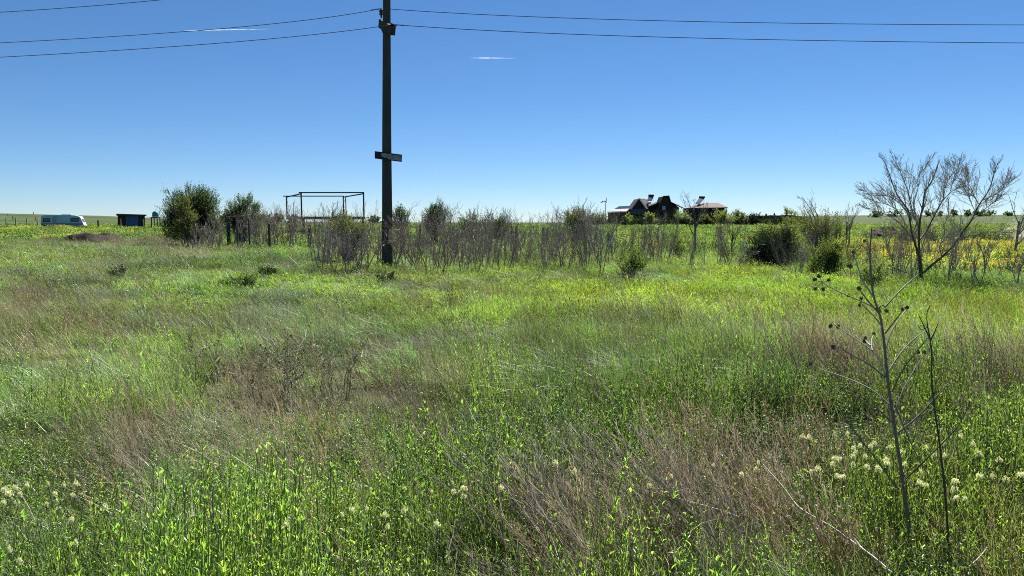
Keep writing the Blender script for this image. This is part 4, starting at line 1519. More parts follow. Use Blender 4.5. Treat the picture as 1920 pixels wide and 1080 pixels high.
sap_rows([(1570, 1915, 490, 545, 28, .5, 1.5)], 'bare sapling in the row around the big bare tree', 'saplings round the big tree')

def bare_tree(label, x, yb, ytop, seed, spread=1.0, wind=(0, 0, 0), cfg=TREE, mats=(M_BARK, M_TWIG), r=None, name='bare_tree', lean=(0, 0), Lf=.46):
    g = on_ground(x, yb)
    H = at(x, ytop, g.y).z - g.z
    rng = np.random.RandomState(seed)
    c = dict(cfg)
    c['wind'] = wind
    c['ang'] = [a * spread for a in cfg['ang']]
    a, b = MB(), MB()
    grow([a, b], rng, (0, 0, -.1), (lean[0], lean[1], 1), H * Lf, r or H * .016, 0, c)
    zmax = max(v[:, 2].max() for v in b.v)
    s = H / zmax
    t = thing(name, label, 'tree', g)
    a.v = [v * s for v in a.v]
    b.v = [v * s for v in b.v]
    a.build('trunk', mats[0], t)
    b.build('crown', [mats[1], M_BUD], t)
    return t
SMALL = dict(TREE)
SMALL.update(n=[6, 6, 5], seg=[5, 6, 4, 3], bud=1.5)
bare_tree('bare dark tree standing in front of the pinkish roofed house', 1303, 478, 356, 61, 1.0, cfg=SMALL, Lf=.5)
bare_tree('forked bare tree at the edge of the bright field right of the houses', 1371, 482, 402, 62, .9, cfg=SMALL)
bare_tree('bare wind-swept tree rising behind the round brown bush', 1541, 478, 354, 63, .8, (-.02, 0, .01), cfg=SMALL, mats=(M_BARK, M_TWIGL))
bare_tree('tall bare sapling tree seen through the steel frame', 617, 478, 366, 64, .7, cfg=SMALL, mats=(M_TWIGB, M_TWIG))
bare_tree('slim bare tree sticking up at the right end of the wide thicket', 1100, 482, 366, 65, .6, cfg=SMALL, mats=(M_TWIGB, M_TWIG))
bare_tree('slim bare tree just right of the utility pole', 757, 478, 374, 66, .7, cfg=SMALL, mats=(M_TWIGB, M_TWIG))
bare_tree('bare bushy tree at the right edge of the picture', 1899, 500, 352, 67, 1.1, cfg=SMALL, mats=(M_TWIGB, M_TWIG))
bare_tree('bare low tree between the round bush and the big bare tree', 1592, 478, 378, 68, .9, cfg=SMALL, mats=(M_TWIGB, M_TWIG))
bare_tree('pair of thin bare trunks left of the steel frame', 545, 470, 384, 69, .8, cfg=SMALL, mats=(M_TWIGB, M_TWIG))
bare_tree('thin bare tree right beside the second evergreen', 515, 468, 384, 70, .8, cfg=SMALL, mats=(M_TWIGB, M_TWIG))
bare_tree('short forked sapling tree at the lower right edge of the yellow field', 1905, 548, 462, 71, .8, cfg=SMALL, mats=(M_TWIGB, M_TWIG))
bare_tree('slender dark sapling tree in front of the yellow field', 1845, 528, 440, 72, .7, cfg=SMALL, mats=(M_TWIGB, M_TWIG))

# the big bare tree: limbs follow the photograph, each at its own depth
BY = on_ground(1728, 528).y
bt = thing('bare_tree', 'big bare tree with wind-swept crown and a long low limb at right', 'tree', on_ground(1728, 528))
zx = lambda p: (1560 + p[0] / 4.5, 290 + p[1] / 4.5)
limbs = [  # zoom points, start radius px (photo), depth drift
    ([(752, 1060), (748, 940), (733, 850), (728, 790)], 4.3, 0, 3.6),
    ([(730, 850), (705, 760), (680, 690), (663, 600), (652, 480), (610, 420), (545, 335), (505, 225), (470, 120), (415, 10)], 3.0, .5, .35),
    ([(733, 840), (736, 650), (742, 540), (772, 430), (780, 310), (838, 235), (870, 150), (905, 60)], 3.2, -.4, .35),
    ([(738, 720), (800, 640), (860, 525), (920, 405), (1000, 312), (1090, 270), (1130, 255)], 2.3, .9, .35),
    ([(758, 1010), (850, 925), (930, 862), (1020, 780), (1105, 650), (1180, 555), (1240, 420), (1330, 300), (1365, 170), (1405, 55)], 3.2, -1.2, .35),
    ([(1070, 705), (1180, 685), (1290, 662), (1400, 655), (1530, 662), (1640, 650)], 1.6, -1.0, .4),
    ([(700, 1020), (640, 1000), (570, 975), (500, 935), (430, 925), (380, 900)], 1.9, .4, .4),
    ([(660, 520), (580, 410), (500, 360), (420, 330), (330, 320), (225, 296)], 1.5, 1.2, .35),
    ([(690, 730), (620, 630), (560, 560), (450, 500), (350, 470), (200, 408)], 1.6, -1.3, .35),
    ([(700, 560), (660, 400), (640, 300), (600, 200), (570, 120), (505, 10)], 1.7, -.9, .35),
    ([(735, 640), (700, 520), (690, 400), (730, 280), (720, 180), (790, 110), (850, 15)], 1.7, 1.0, .35),
    ([(860, 525), (940, 380), (960, 250), (1020, 150), (1035, 70)], 1.4, -1.0, .35),
    ([(1000, 312), (1020, 220), (1060, 130), (1085, 25)], 1.0, .6, .35),
    ([(1240, 420), (1190, 330), (1130, 260), (1070, 190)], 1.2, -1.8, .35),
    ([(1260, 390), (1400, 330), (1480, 260), (1525, 205)], 1.2, -.6, .35),
    ([(1210, 480), (1170, 400), (1150, 300), (1160, 200), (1140, 140)], 1.0, -.4, .35),
    ([(930, 860), (900, 770), (960, 700), (940, 600), (990, 500), (980, 400)], 1.6, .3, .35),
    ([(1180, 555), (1300, 450), (1390, 380), (1430, 340)], 1.0, -1.9, .35),
    ([(640, 620), (560, 470), (470, 420), (380, 400), (250, 350)], 1.2, .2, .35),
]
mt, mc = MB(), MB()
rng = np.random.RandomState(99)
LIMB = dict(seg=[6, 5], wob=[.085, .11], up=[.06, .05], taper=[.7, .6], n=[7], t0=[.15], ang=[.55], ratio=[.5], rr=[.65], rmin=.0029, bud=1.0, budl=.02, split=0, wind=(-.035, 0, .01))
off = np.array(tuple(bt.location))
for li, (pts, r0, dr, tap) in enumerate(limbs):
    P2 = np.array([zx(p) for p in pts])
    k = len(P2)
    s = np.linspace(0, 1, k)
    tt = np.linspace(0, 1, k * 3)
    xs = np.interp(tt, s, P2[:, 0])
    ys = np.interp(tt, s, P2[:, 1])
    if k > 3:
        xs = np.convolve(np.pad(xs, 1, 'edge'), [.25, .5, .25], 'valid')
        ys = np.convolve(np.pad(ys, 1, 'edge'), [.25, .5, .25], 'valid')
    base_d = {0: 0}.get(li, 0)
    start = .25 if li in (9, 10, 11, 12, 13, 14, 15, 16, 17, 18) else 0
    P = np.array([tuple(at(x, y, BY + dr * (start + (1 - start) * q))) for x, y, q in zip(xs, ys, tt)]) - off
    scale = BY / FPX
    rr = r0 * scale * (.74 if li else .85) * (1 - tt * (.78 if li else .15))
    rr = np.maximum(rr, .004)
    (mt if li in (0, 1, 2, 3, 4, 6) else mc).tube(P, rr, 7 if r0 > 2 else 5, .3, 0, cap=True)
    if li == 0:
        continue
    m = len(P)
    nt_ = 24 if li not in (6, 5) else 8
    for q in range(nt_):
        f = rng.uniform(.2, 1.0)
        i = min(m - 2, int(f * (m - 1)))
        dd = P[i + 1] - P[i]
        dd = dd / np.linalg.norm(dd)
        sd_ = np.cross(dd, rng.normal(0, 1, 3))
        sd_ /= np.linalg.norm(sd_)
        an = rng.uniform(.35, .85)
        d0 = dd * math.cos(an) + sd_ * math.sin(an) + np.array([-.12, 0, .18])
        grow([mc, mc], rng, P[i], d0, rng.uniform(.45, .95) * (1.12 - .82 * f), max(.006, rr[i] * .5), 0, LIMB)
mt.build('trunk', M_BARK, bt)
mc.build('crown', [M_TWIGL, M_BUD], bt)

# ------------------------------------------------------------------ leafy shrubs and trees
def leafy(name, label, cat, x, yb, lobes, n, lsize, leafmat_, group=None, Y=None, seed=0, stems=10, per=9, upw=.8, bark=None, shoot=5, thick=.55, trunk_r=None, slim=.24, clump=14):
    """lobes: (px, py, rx, ry) in photo pixels at the shrub's own distance; each shoot carries `per` leaves"""
    g = on_ground(x, yb) if Y is None else Vector((at(x, yb, Y).x, Y, ghs(at(x, yb, Y).x, Y)))
    Yg = g.y
    sc_ = Yg / FPX
    rng = np.random.RandomState(seed + int(x))
    t = thing(name, label, cat, g, 0, group)
    C = np.array([tuple(at(l[0], l[1], Yg)) for l in lobes]) - np.array(tuple(g))
    C[:, 1] += rng.uniform(-.3, .3, len(C)) * np.array([l[2] for l in lobes]) * sc_
    Rr = np.array([(l[2] * sc_, l[2] * sc_ * .9, l[3] * sc_) for l in lobes])
    wgt = np.array([l[2] ** 1.6 * l[3] for l in lobes])
    m = n // per
    # shoots gather in clumps spread over the lobes, so that gaps and lit tufts show
    ncl = max(6, m // clump)
    li = rng.choice(len(lobes), ncl, p=wgt / wgt.sum())
    d = nrm(rng.normal(0, 1, (ncl, 3)))
    lump = .78 + .44 * vnoise(d[:, 0] * 2 + li * 9, d[:, 2] * 2 + d[:, 1] * 1.7, .55, seed + 3)
    rad = rng.uniform(0, 1, ncl) ** thick * lump
    CP = C[li] + d * Rr[li] * rad[:, None]
    k_ = rng.randint(0, ncl, m)
    cs = (clump * .5) ** .5 * lsize * 1.1
    cs = min(cs, .28 * Rr[:, 0].max())
    P = CP[k_] + rng.normal(0, 1, (m, 3)) * cs * np.array([.55, .55, .6])
    d = d[k_]
    ok = P[:, 2] > .03
    P, d, k_ = P[ok], d[ok], k_[ok]
    m = len(P)
    sd_ = nrm(d * .7 + np.array([0, 0, upw]) + rng.normal(0, .3, (m, 3)))
    sl = lsize * shoot * rng.uniform(.5, 1.2, m)
    csh = rng.uniform(0, .75, ncl)[k_]
    q = np.linspace(.1, 1, per)
    LP = (P[:, None] + sd_[:, None] * (sl[:, None] * q[None])[..., None]).reshape(-1, 3)
    LD = (sd_[:, None] * .7 + rng.normal(0, .65, (m, per, 3))).reshape(-1, 3)
    k = len(LP)
    ln = lsize * rng.uniform(.6, 1.25, k)
    mb = MB()
    mb.rhombs(LP, LD, rng.normal(0, 1, (k, 3)) + [0, 0, .5], ln, ln * slim, np.clip(np.repeat(csh, per) + rng.uniform(0, .25, k), 0, 1), 0)
    mb.build('leaves' if cat != 'tree' else 'crown', leafmat_, t)
    mb = MB()
    tops = P[rng.choice(m, min(m, stems * 6), replace=False)]
    roots = np.concatenate([rng.normal(0, .25 * Rr[:, 0].max() ** .5, (stems, 2)) * .6, np.full((stems, 1), -.05)], 1) if stems > 2 else np.array([[0, 0, -.05]] * stems)
    tr = trunk_r or .012 * (C[:, 2] + Rr[:, 2]).max() ** .8
    for i, tp in enumerate(tops):
        b = roots[i % len(roots)]
        mid_ = (b + tp) / 2 + np.array([*rng.normal(0, .06, 2) * tp[2], tp[2] * .08]) - np.array([*(tp - b)[:2] * .18, 0])
        mb.tube([b, (b * .6 + mid_ * .4), mid_, tp], [tr, tr * .8, tr * .55, tr * .2], 4, rng.uniform(0, 1), 0, cap=False)
    mb.build('stems' if cat != 'tree' else 'trunk', bark or M_BARK, t)
    return t

leafy('evergreen_tree', 'big dark evergreen tree with rounded crown, left of the thicket', 'tree', 366, 464, [(360, 396, 40, 40), (380, 390, 24, 32), (338, 420, 24, 34), (330, 400, 18, 18), (400, 396, 14, 22), (366, 434, 38, 26), (395, 425, 20, 26)], 80000, .075, M_LDARK, seed=1, stems=4, trunk_r=.05, upw=1.0, thick=.42)
leafy('evergreen_shrub', 'yellowish-green evergreen bush in front of the big dark evergreen', 'bush', 347, 472, [(346, 398, 15, 20), (350, 420, 17, 24), (338, 432, 12, 18)], 8000, .07, M_LOLIVE, seed=2, stems=5, upw=1.0)
leafy('evergreen_tree', 'second smaller evergreen tree right of the big dark one', 'tree', 455, 464, [(455, 396, 28, 22), (440, 408, 18, 18), (474, 408, 16, 14), (462, 382, 12, 10), (456, 428, 28, 20)], 30000, .07, M_LDARK, seed=3, stems=5, trunk_r=.04, upw=1.1)
leafy('young_evergreen', 'upright green evergreen bush standing above the thicket right of the pole', 'bush', 817, 466, [(816, 420, 20, 26), (810, 402, 9, 16), (823, 398, 9, 15), (832, 410, 9, 18), (805, 428, 10, 22)], 15000, .07, M_LDARK, seed=4, stems=6, upw=1.6)
leafy('evergreen_shrub', 'green evergreen tuft half hidden behind the bare twigs by the pole', 'bush', 751, 466, [(750, 416, 13, 20), (752, 402, 7, 10)], 3600, .085, M_LDARK, seed=5, stems=4, upw=1.3)
leafy('olive_bush', 'olive leaved bush in front of the steel frame deck', 'bush', 655, 490, [(650, 434, 34, 26), (672, 446, 20, 26), (628, 440, 16, 22)], 6500, .065, M_LOLIVE, seed=6, stems=14, upw=.8, thick=.6)
for i, (x, y, rx, ry, lab) in enumerate(((883, 420, 26, 14, 'low dark domed bush behind the thicket, left one of two'), (935, 420, 24, 13, 'low dark domed bush behind the thicket, right one of two'),
                                          (1080, 414, 24, 17, 'brownish domed bush behind the right end of the thicket'))):
    leafy('domed_bush', lab, 'bush', x, 464, [(x, y, rx, ry), (x, y + 22, rx * .9, 18)], 6500, .08, M_LDARK if i < 2 else M_LOLIVE, seed=7 + i, stems=12, bark=M_TWIGB)
leafy('small_shrub', 'small light green leafy shrub alone in the bright grass', 'bush', 1180, 527, [(1180, 492, 26, 18), (1168, 504, 16, 16), (1196, 500, 14, 16)], 4200, .042, M_LMID, seed=11, stems=10, bark=M_TWIGB)
leafy('thin_shrub', 'thin dark green shrub in the sparse thicket before the bright field', 'bush', 1266, 488, [(1262, 460, 20, 22), (1276, 464, 12, 20)], 3000, .055, M_LMID, seed=12, stems=9, bark=M_TWIGB)
leafy('dense_bush', 'dense very dark evergreen bush at the right end of the bright grass', 'bush', 1450, 503, [(1448, 474, 40, 25), (1425, 478, 24, 22), (1478, 480, 24, 20), (1412, 486, 14, 16), (1495, 488, 16, 13), (1436, 458, 14, 12), (1466, 454, 18, 14)], 26000, .05, M_LBLACK, seed=13, stems=22, thick=.5, clump=30, bark=M_TWIGB)
leafy('olive_bush', 'lighter olive bush growing behind and above the very dark bush', 'bush', 1460, 492, [(1458, 440, 32, 20), (1435, 450, 20, 16), (1485, 446, 22, 20)], 7500, .06, M_LOLIVE, seed=14, stems=14, thick=.5)
leafy('round_bush', 'round grey-brown twiggy bush between the dark bush and the big tree', 'bush', 1536, 484, [(1536, 424, 40, 28), (1520, 440, 26, 24), (1560, 436, 24, 26)], 11000, .05, M_LOLIVE, seed=15, stems=50, bark=M_TWIG)
leafy('green_shrub', 'mid green shrub with fine leaves right of the very dark bush', 'bush', 1552, 526, [(1552, 488, 30, 26), (1535, 500, 18, 22), (1572, 492, 18, 24), (1560, 470, 10, 16), (1530, 478, 9, 14)], 8000, .048, M_LMID, seed=16, stems=14)
leafy('pale_shrub', 'pale yellow-green shrub low behind the dead thistle', 'bush', 1640, 552, [(1640, 522, 26, 22), (1622, 530, 12, 16)], 3800, .04, M_LPALE, seed=17, stems=10)
leafy('dark_clump', 'dark green weed clump standing up in the left meadow', 'weed', 503, 532, [(503, 517, 8, 11), (498, 523, 8, 9)], 1800, .045, M_LDARK, seed=18, stems=4, upw=1.4)
leafy('dark_clump', 'low dark leaf patch standing in for the shadow left of the upright weed clump', 'weed', 458, 548, [(455, 542, 15, 6), (474, 540, 11, 6)], 1700, .045, M_LDARK, seed=19, stems=4)  # dark leaves stand in for a shadow on the grass
leafy('dark_clump', 'small dark weed clump far left in the meadow', 'weed', 225, 527, [(225, 519, 10, 7)], 1500, .05, M_LBLACK, seed=20, stems=3)
leafy('dark_clump', 'small dark weed clump at the foot of the utility pole', 'weed', 722, 534, [(722, 526, 13, 7)], 1400, .045, M_LBLACK, seed=21, stems=3)

# right hand hedgerow beyond the yellow field
for i, (x, y, rx, ry, m_, lab) in enumerate((
        (1690, 440, 34, 14, M_LOLIVE, 'low olive bush seen through the crown of the big bare tree'), (1755, 436, 34, 18, M_LPALE, 'pale green bush right behind the trunk of the big bare tree'),
        (1810, 434, 34, 18, M_LOLIVE, 'olive bush behind the long low limb of the big bare tree'), (1858, 436, 30, 18, M_LPALE, 'pale hedge bush left of the blossoming one'),
        (1905, 440, 30, 22, M_BLOSS, 'white blossoming bush at the right edge'), (1905, 462, 40, 12, M_LBLACK, 'dark low bush under the white blossoming one'))):
    leafy('hedgerow_bush', lab, 'bush', x, 470, [(x, y, rx, ry), (x + 8, y + 14, rx, 14)], 3200, .09, m_, Y=42 + i * .6, seed=30 + i, stems=14, bark=M_TWIGB)
bp_ = heap(1612, 1724, 56, 1.6, 1.05, 'long low brown brush heap behind the big bare tree', surf('brown_brush', (.07, .05, .045), (.04, .03, .028), 8, 1, bump=1), 9, 'brush_heap', 'brush heap')

# bushes round the houses
HB = [(1090, 414, 34, 12, M_LDARK, 'broad dark green bush at the left end of the farm hedge'), (1128, 416, 22, 13, M_LOLIVE, 'olive bush below the small wind turbine'), (1160, 420, 20, 10, M_LBLACK, 'greyish bush before the solar annex'),
      (1182, 414, 9, 11, M_LPALE, 'yellow-green bush at the corner of the solar annex'), (1219, 413, 9, 12, M_LPALE, 'yellow-green upright bush before the grey balcony'), (1200, 420, 22, 10, M_LBLACK, 'dark hedge bush below the grey balcony'),
      (1240, 421, 24, 10, M_LBLACK, 'dark hedge bush below the red balcony'), (1280, 413, 13, 12, M_LPALE, 'pale green bush between the two houses'), (1285, 422, 24, 9, M_LBLACK, 'dark hedge bush between the two houses'),
      (1325, 422, 24, 9, M_LBLACK, 'dark hedge bush below the long balcony'), (1322, 414, 10, 9, M_LOLIVE, 'small olive bush below the long balcony'), (1358, 411, 16, 14, M_LPALE, 'pale green tree-like bush right of the balcony house'),
      (1384, 411, 17, 12, M_LOLIVE, 'olive bush second right of the balcony house'), (1370, 423, 26, 9, M_LBLACK, 'dark hedge bush right of the balcony house'), (1412, 418, 14, 13, M_LBLACK, 'dark bush at the left end of the long shed'),
      (1418, 427, 6, 6, M_LTEAL, 'small teal coloured shrub before the long shed'), (1448, 420, 24, 11, M_LBLACK, 'dark hedge bush before the long shed'), (1490, 420, 22, 10, M_LOLIVE, 'olive hedge bush before the right end of the long shed')]
for i, (x, y, rx, ry, m_, lab) in enumerate(HB):
    leafy('farm_bush', lab, 'bush', x, 428, [(x, y, rx, ry), (x, y + 6, rx, max(6, 428 - y - 6))], 4200, .22, m_, Y=141 - (i % 3), seed=50 + i, stems=5, per=6, shoot=3, slim=.3)
leafy('pale_tree', 'small pale round tree behind the long shed', 'tree', 1478, 428, [(1478, 398, 8, 9)], 700, .3, M_LPALE, Y=165, seed=80, stems=3, per=6, shoot=3)
for i, (x, y, rx, ry) in enumerate(((1788, 402.5, 5, 4), (1824, 403, 15, 3.4), (1862, 403, 18, 3.4), (1897, 404, 15, 3), (1745, 405, 18, 2), (1640, 405, 14, 1.6), (1690, 405.2, 20, 1.6))):
    leafy('far_tree', 'dark tree clump on the far horizon behind the big bare tree', 'tree', x, 406, [(x, y, rx, ry)], 420, 1.1, M_LDARK, 'tree clumps on the right horizon', Y=430, seed=90 + i, stems=3, per=6, shoot=1.5, slim=.4)
for i, (x, y, rx, ry) in enumerate(((490, 413, 12, 3.5), (520, 413, 14, 4), (548, 414, 14, 3.5), (640, 414, 20, 3), (420, 413, 10, 3), (700, 415, 12, 3))):
    leafy('far_bush', 'dark bush in the distant row behind the thicket left of the pole', 'bush', x, 418, [(x, y, rx, ry)], 500, .7, M_LDARK, 'distant bush row', Y=260, seed=100 + i, stems=3, per=6, shoot=2, slim=.4)

# dry weeds round the soil heap
rngS = np.random.RandomState(31)
for i in range(10):
    x = 232 + i * 10
    g = on_ground(x, rngS.uniform(449, 462))
    sapling(g.x, g.y, rngS.uniform(.5, .95), ['low dry brown weed bush with three stems beside the soil heap', 'dry brown weed bush with many stems beside the soil heap', 'dry brown weed bush with four stems beside the soil heap', 'dry brown weed bush with four thin stems near the soil heap'][i % 4], 'dry weeds beside the soil heap', k=[3, 7, 10, 5][i % 4])
# ------------------------------------------------------------------ dead thistle and dry stalks in the foreground
TYd = 3.32
TH = Vector((at(1713, 1000, TYd).x, TYd, 0))
TH.z = ghs(TH.x, TYd)
Z6 = lambda p: (1460 + p[0] / 1.8, 480 + p[1] / 1.8)
Z2 = lambda p: (1500 + p[0] / 3.176, 440 + p[1] / 3.176)
M_THI = barkmat('thistle_stem', (.13, .115, .10), (.21, .185, .16))
M_THP = barkmat('bleached_stem', (.32, .29, .24), (.44, .40, .33))
M_HEAD = surf('dry_seed_head', (.13, .095, .075), (.20, .155, .12), 60, .9)

def stalk(mb, pts, r0, r1, Ya, Yb_, sh=.5, n=6, off=None):
    P2 = np.array(pts, float)
    k = len(P2)
    s = np.linspace(0, 1, k)
    tt = np.linspace(0, 1, max(8, k * 3))
    xs = np.interp(tt, s, P2[:, 0]); ys = np.interp(tt, s, P2[:, 1])
    for _ in range(2):
        xs[1:-1] = (xs[:-2] + 2 * xs[1:-1] + xs[2:]) / 4
        ys[1:-1] = (ys[:-2] + 2 * ys[1:-1] + ys[2:]) / 4
    P = np.array([tuple(at(x, y, Ya + (Yb_ - Ya) * q)) for x, y, q in zip(xs, ys, tt)])
    if off is not None:
        P = P - off
    mb.tube(P, r0 + (r1 - r0) * tt, n, sh, 0)
    return P

th = thing('dead_thistle', 'tall dead branching thistle with dark seed heads in the right foreground', 'thistle', TH)
off = np.array(tuple(TH))
mb = MB()
main = [(1722, 1170), (1708, 1010)] + [Z6(p) for p in ((438, 900), (420, 760), (400, 640), (385, 530))] + [Z2(p) for p in ((540, 1000), (522, 860), (503, 650), (482, 490), (458, 430), (432, 350), (420, 200), (416, 100), (425, 0), (428, -40))]
stalk(mb, main, .0098, .0026, TYd, TYd + .06, .3, 8, off)
mb.build('stem', M_THI, th)
br = [  # points in the 3.176x zoom, pale?, start depth fraction, depth drift
    ([(470, 452), (400, 410), (290, 365), (200, 325), (130, 280)], 0, .10), ([(488, 548), (440, 480), (375, 425), (362, 395)], 1, -.08),
    ([(472, 470), (400, 390), (372, 350), (355, 330)], 0, -.15), ([(436, 372), (410, 330), (372, 270), (350, 210), (332, 150), (320, 112)], 1, .12),
    ([(508, 428), (600, 330), (640, 290), (705, 238)], 0, .2), ([(482, 462), (470, 432), (495, 418), (514, 440)], 0, -.05),
    ([(508, 588), (560, 520), (590, 480), (608, 455)], 0, -.12), ([(514, 670), (540, 580), (600, 490), (632, 448)], 1, .12),
    ([(512, 850), (475, 740), (420, 680), (330, 620), (225, 550), (190, 518)], 1, .15), ([(432, 690), (424, 650), (430, 615), (440, 595)], 0, .14),
    ([(508, 850), (400, 760), (300, 715), (237, 668)], 0, -.18), ([(532, 1010), (430, 920), (300, 860), (120, 800)], 0, .22),
    ([(534, 805), (600, 700), (690, 610), (750, 575)], 0, .22), ([(550, 935), (600, 820), (690, 700), (762, 615)], 0, -.15),
    ([(565, 1045), (620, 910), (690, 790), (742, 710)], 1, .1), ([(420, 660), (400, 640), (390, 628)], 0, .12)]
for pts, pale, dr in br:
    mb = MB()
    stalk(mb, [Z2(p) for p in pts], .0040, .0019, TYd + .03, TYd + .03 + dr, .6, 5, off)
    mb.build('branch', M_THP if pale else M_THI, th)
for pts, dr in (([(398, 600), (470, 545), (545, 460), (577, 425)], .1), ([(392, 500), (440, 620), (480, 700), (540, 790)], -.1), ([(405, 790), (310, 660), (230, 560), (195, 495)], .15), ([(380, 560), (330, 510), (250, 470)], -.1)):
    mb = MB()
    stalk(mb, [Z6(p) for p in pts], .0042, .0018, TYd + .02, TYd + dr, .4, 5, off)
    mb.build('branch', M_THI, th)

def seed_head(rng, r):
    mb = MB()
    m = 46
    d = nrm(rng.normal(0, 1, (m, 3)) + [0, 0, .25])
    mb.rhombs(d * r * .25, d, rng.normal(0, 1, (m, 3)), np.full(m, r * .95), np.full(m, r * .30), rng.uniform(0, 1, m))
    prof = [(-.75, .25), (-.45, .62), (0, .78), (.4, .6), (.62, .2)]
    n = 8
    V = [(r * q * math.cos(j * math.pi / 4), r * q * math.sin(j * math.pi / 4), r * z) for z, q in prof for j in range(n)]
    Q = [(k * n + j, k * n + (j + 1) % n, (k + 1) * n + (j + 1) % n, (k + 1) * n + j) for k in range(4) for j in range(n)]
    mb._add(V, Q)
    return mb.mesh('seed_head', M_HEAD)
rng = np.random.RandomState(12)
hm = [seed_head(rng, .0098) for _ in range(4)]
heads = [((112, 248), .13), ((88, 268), .12), ((172, 270), .11), ((92, 322), .12), ((138, 325), .11), ((355, 420), -.05), ((365, 380), -.05), ((353, 322), -.12), ((318, 105), .15), ((298, 190), .13),
         ((385, 38), .08), ((515, 455), -.02), ((610, 445), -.09), ((640, 435), .15), ((183, 545), .18), ((228, 548), .17), ((440, 590), .17), ((390, 615), .15), ((383, 635), .15), ((200, 670), -.15),
         ((65, 770), .25), ((705, 700), -.09), ((742, 703), .13), ((288, 365), .1)]
ends = [pts[-1] for pts, _, _ in br] + [(290, 365), (415, 680), (630, 470), (200, 325), (415, 425), (440, 480), (700, 705)]
pd = MB()
for i, (p, dr) in enumerate(heads):
    e_ = min(ends, key=lambda q: (q[0] - p[0]) ** 2 + (q[1] - p[1]) ** 2)
    mx = ((e_[0] + p[0]) / 2 + 4, (e_[1] + p[1]) / 2 + 6)
    stalk(pd, [Z2(e_), Z2(mx), Z2(p)], .0016, .0012, TYd + .03 + dr * .85, TYd + .03 + dr * .85, .4, 4, off)
    o = bpy.data.objects.new('seed_head', hm[i % 4])
    COL.objects.link(o)
    o.parent = th
    x, y = Z2(p)
    o.location = at(x, y, TYd + .03 + dr * .85) - TH
    o.rotation_euler = (rng.uniform(-.8, .8), rng.uniform(-.8, .8), rng.uniform(0, 6))
    s = rng.uniform(.75, 1.15) * (.6 if i == 23 else 1)
    o.scale = (s, s, s * rng.uniform(.9, 1.2))

pd.build('flower_stalks', M_THI, th)

g = Vector((at(1778, 1020, 3.2).x, 3.2, 0))
g.z = ghs(g.x, g.y)
s2 = thing('withered_plant', 'thin dark dead stem standing right of the dead thistle', 'dead stem', g)
mb = MB()
o2 = np.array(tuple(g))
stalk(mb, [(1783, 1190), (1778, 1040)] + [Z6(p) for p in ((570, 900), (562, 790), (545, 640), (527, 520), (515, 420), (518, 330), (512, 280), (500, 225), (500, 190), (511, 168))], .0060, .0018, g.y, g.y + .05, .1, 6, o2)
mb.build('stem', M_BARK, s2)
for pts in ([(513, 285), (490, 235), (473, 200)], [(514, 282), (528, 255), (538, 228)], [(430, 752), (520, 665), (600, 585), (632, 530), (645, 490)], [(503, 240), (480, 250), (470, 232)]):
    mb = MB()
    stalk(mb, [Z6(p) for p in pts], .0034, .0015, g.y + .04, g.y + .06, .2, 5, o2)
    mb.build('branch', M_BARK, s2)

def loose(name, label, cat, pts, r0, r1, Ya, Yb_, mat, sh=.6):
    mb = MB()
    P = stalk(mb, pts, r0, r1, Ya, Yb_, sh, 6)
    o = mb.build(name, mat)
    return tag(o, label, cat)
BR = lambda p: (1440 + p[0] / 4, 810 + p[1] / 4)
BM = lambda p: (960 + p[0] / 4, 810 + p[1] / 4)
BL = lambda p: (p[0] / 4, 810 + p[1] / 4)
fb = thing('dead_branch', 'pale fallen dead branch slanting across the brown stalks at lower right', 'dead branch', (1.65, 3.3, 0))
fo = np.array(tuple(fb.location))
mb = MB()
stalk(mb, [BR(p) for p in ((-40, 240), (40, 330), (130, 430), (210, 550), (290, 610), (480, 710), (600, 800), (700, 870), (820, 960), (930, 1060))], .0028, .0052, 3.75, 2.85, .6, 6, fo)
mb.build('main_stem', M_TWIG, fb)
for pts, ya, yb in (([(-60, 420), (20, 470), (100, 530), (190, 560), (290, 612)], 3.6, 3.5), ([(650, 800), (680, 840), (720, 890)], 3.2, 3.1), ([(570, 780), (620, 830), (640, 800)], 3.3, 3.2)):
    mb = MB()
    stalk(mb, [BR(p) for p in pts], .0026, .004, ya, yb, .8, 5, fo)
    mb.build('side_branch', M_THP, fb)
loose('bent_stalk', 'long pale bent stalk lying over the brown stems at lower centre', 'stalk', [BM(p) for p in ((760, 380), (950, 430), (1130, 470), (1350, 530), (1560, 585), (1700, 640))], .0028, .0045, 3.9, 3.5, M_THP)
loose('bent_stalk', 'short pale stalk just above the long pale bent stalk', 'stalk', [BM(p) for p in ((1120, 398), (1250, 430), (1400, 470))], .003, .004, 3.9, 3.75, M_THP)
loose('bent_stalk', 'short pale stick in the green leaves at the bottom right', 'stalk', [BR(p) for p in ((1645, 865), (1590, 940), (1500, 1020))], .003, .004, 3.15, 3.05, M_THP)
loose('bent_stalk', 'thin pale stalk rising slantwise in the meadow below the wooden posts', 'stalk', [(541, 481), (556, 495), (571, 513)], .012, .009, 23.5, 22.5, M_THP)
loose('bent_stalk', 'thin pale bent stalk in the middle of the meadow', 'stalk', [(784, 640), (783, 664), (772, 684), (766, 708), (764, 726)], .005, .006, 8.3, 7.9, M_THP)
loose('dry_stalk', 'tall dark dry stalk with pale bent tip at the lower left', 'stalk', [BL(p) for p in ((1690, 1100), (1650, 920), (1610, 690), (1590, 520), (1600, 410), (1625, 385), (1680, 355))], .004, .003, 2.95, 3.1, M_THI)
loose('dry_stalk', 'dark dry stalk crossing the one with the pale bent tip', 'stalk', [BL(p) for p in ((1620, 760), (1580, 600), (1550, 520), (1528, 430))], .003, .0025, 3.05, 3.15, M_BARK)
